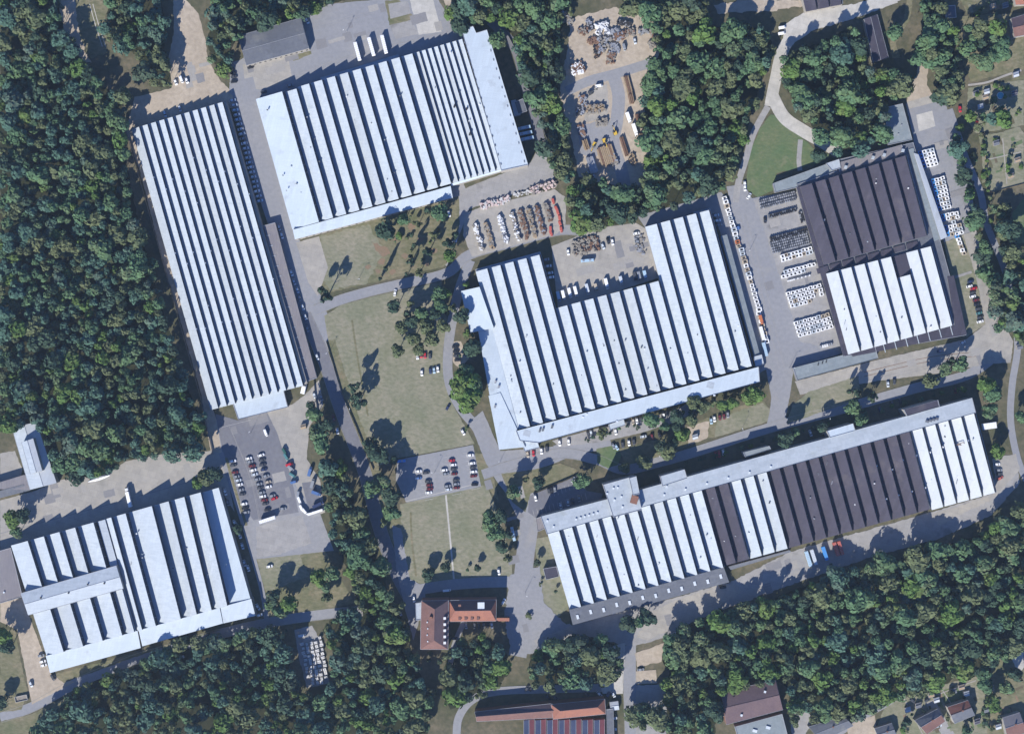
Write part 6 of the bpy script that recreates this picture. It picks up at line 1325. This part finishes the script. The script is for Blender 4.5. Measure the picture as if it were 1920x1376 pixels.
# small bushes: hedges, garden shrubs, verge plants
BG = {'the lower right gardens': [(gd.uniform(1690, 1875), gd.uniform(1285, 1372)) for _ in range(41)], 'the right hand garden plots': [(gd.uniform(1815, 1916), gd.uniform(160, 345)) for _ in range(32)] + [(gd.uniform(1815, 1895), gd.uniform(2, 30)) for _ in range(8)],
      'the verge below the centre hall': [(1100 + 16 * k + gd.uniform(-5, 5), 822 - 4.2 * k + gd.uniform(-4, 4)) for k in range(20)], 'the verge above the very long hall': [(1290 + 24 * k + gd.uniform(-6, 6), 868 - 6.6 * k + gd.uniform(-2, 2)) for k in range(22)],
      'the hedge of the right lane': [(1846 + .2 * k * 6 + gd.uniform(-3, 3), 260 + 14 * k) for k in range(12)], 'the nook left of the centre hall': [(gd.uniform(860, 900), gd.uniform(560, 690)) for _ in range(12)], 'the tree lawn below the upper hall': [(gd.uniform(740, 850), gd.uniform(400, 500)) for _ in range(12)]}
for nm_, ls_ in BG.items():
    ls_.sort()
    for i, (x, y) in enumerate(ls_):
        tree(x, y, gd.uniform(3.5, 8), gd.uniform(2, 5), gd.choice(('leaf', 'leaf_bright', 'leaf_olive', 'leaf_dark')), 'small bush, %s from the left in %s' % (ORD[i], nm_), gd.choice(('broad', 'sparse')), 'bushes in ' + nm_, 'bush', 'bush')
# woods: dart-throwing inside each polygon; the largest are trees of their own, the rest one mass
def inside(x, y, poly):
    c = False; j = len(poly) - 1
    for i in range(len(poly)):
        xi, yi = poly[i]; xj, yj = poly[j]
        if (yi > y) != (yj > y) and x < (xj - xi) * (y - yi) / (yj - yi) + xi: c = not c
        j = i
    return c
wood = []
rt = random.Random(5)
cell = {}
for nme, poly in WOODS.items():
    xs = [p[0] for p in poly]; ys = [p[1] for p in poly]
    area = (max(xs) - min(xs)) * (max(ys) - min(ys))
    for k in range(int(area / 9)):
        x, y = rt.uniform(min(xs), max(xs)), rt.uniform(min(ys), max(ys))
        if not inside(x, y, poly): continue
        rr = rt.choice([8, 9, 11, 13, 15, 17, 19, 21, 23] if x < 700 else [9, 11, 13, 16, 19, 22, 25]); gx, gy = int(x // 32), int(y // 32); ok = True
        for ax in (-1, 0, 1):
            for ay in (-1, 0, 1):
                for (x2, y2, r2) in cell.get((gx + ax, gy + ay), ()):
                    if (x - x2) ** 2 + (y - y2) ** 2 < ((rr + r2) * .66) ** 2: ok = False; break
        if not ok or math.sin(x * .071 + 2 * math.sin(y * .043)) * math.sin(y * .083 + 1.7 * math.sin(x * .031)) > .62: continue
        cell.setdefault((gx, gy), []).append((x, y, rr)); wood.append((x, y, rr, nme))
NIND = 300 - len(TL)
def pick(x, y):      # the left woods are bluish, the right and lower right ones more olive
    if x < 700: return rt.choice(('leaf', 'leaf', 'leaf_blue', 'leaf_blue', 'leaf_blue', 'leaf_dark', 'leaf_olive', 'leaf_olive', 'leaf_bright'))
    return rt.choice(('leaf', 'leaf', 'leaf', 'leaf_blue', 'leaf_olive', 'leaf_olive', 'leaf_bright', 'leaf_dark'))
wood.sort(key=lambda q: -q[2] + (0 if 0 < q[0] < 1920 and 0 < q[1] < 1376 else 50))
from collections import Counter
cnt = Counter(); kindw = ['leaf', 'leaf', 'leaf_blue', 'leaf_blue', 'leaf_bright', 'leaf_dark', 'leaf_olive']
ROWW = {}
def where(x, y):
    hx = ['far left', 'left', 'left middle', 'right middle', 'right', 'far right'][min(5, int(x / 320))]
    return hx
ind = wood[:NIND]
sizes = {}
# order inside each wood and kind from top to bottom so that a label can count them
ind = [(x, y, rr, nme, pick(x, y)) for (x, y, rr, nme) in ind]
grp = {}
for q in ind: grp.setdefault((q[3], q[4]), []).append(q)
for (nme, m), lst in grp.items():
    lst.sort(key=lambda q: q[1])
    for i, (x, y, rr, _, _) in enumerate(lst):
        lab = ('big %s crown, %s from top in %s' % (COLW[m], ORD[i], nme)) if len(lst) > 1 else 'big %s crown, alone of that colour in %s' % (COLW[m], nme)
        tree(x, y, rr * 1.08, rt.uniform(14, 21), m, lab, 'broad', 'large trees in ' + nme)
# the rest of the wood as one mass
base = {m: [crown_arrays('broad' if i < 4 else 'sparse', 330 if i < 4 else 260, 300 + i) for i in range(5)] for m in ('a',)}['a']
parts = {m: [] for m in ('leaf', 'leaf_blue', 'leaf_bright', 'leaf_olive', 'leaf_dark')}; trunks = MB()
for (x, y, rr, nme) in wood[NIND:]:
    h = rt.uniform(8, 19); m = pick(x, y); x0, y0, _ = P(x, y, h * .7); rad = rr * S * 1.15
    v = base[rt.randrange(5)].copy(); a = rt.uniform(0, 6.28); ch = max(rad * 1.4, h * .5)
    vx = (v[:, 0] * math.cos(a) - v[:, 1] * math.sin(a)) * rad + x0; vy = (v[:, 0] * math.sin(a) + v[:, 1] * math.cos(a)) * rad + y0
    parts[m].append(np.stack([vx, vy, v[:, 2] * ch / 1.35 + h - ch], 1)); trunks.tube((x0, y0, 0), (x0, y0, h * .75), .25, .12, 5)
allv = []; mi = []; ms = list(parts)
for k, m in enumerate(ms):
    if parts[m]:
        v = np.concatenate(parts[m]); allv.append(v); mi += [k] * (len(v) // 4)
me = quad_mesh('woodland_canopy', np.concatenate(allv), ms[0])
for m in ms[1:]: me.materials.append(M[m])
me.polygons.foreach_set('material_index', np.array(mi, dtype=np.int32)); me.update()
wo = bpy.data.objects.new('woodland_canopy', me); COL.objects.link(wo); tag(wo, 'dense mixed green woodland filling the gaps between the larger trees', 'woodland', kind='stuff')
tw = trunks.build('woodland_trunks', M['bark'], wo)
print('trees', len(wood), 'individual', NIND, 'objects', len(bpy.data.objects))

# ------------------------------------------------------------------ air
hz = MB().box((0, 0, 469.5), (2600, 2600, 941)).build('haze', None or bpy.data.materials.new('haze_mat'))
hm = hz.data.materials[0]; hm.use_nodes = True; hn = hm.node_tree; hn.nodes.clear()
ho = hn.nodes.new('ShaderNodeOutputMaterial'); hv = hn.nodes.new('ShaderNodeVolumePrincipled')
hv.inputs['Color'].default_value = (.62, .78, 1, 1); hv.inputs['Density'].default_value = HAZE; hv.inputs['Anisotropy'].default_value = .2
hn.links.new(hv.outputs[0], ho.inputs['Volume']); tag(hz, kind='stuff', label='thin pale blue air over the whole site', cat='haze')
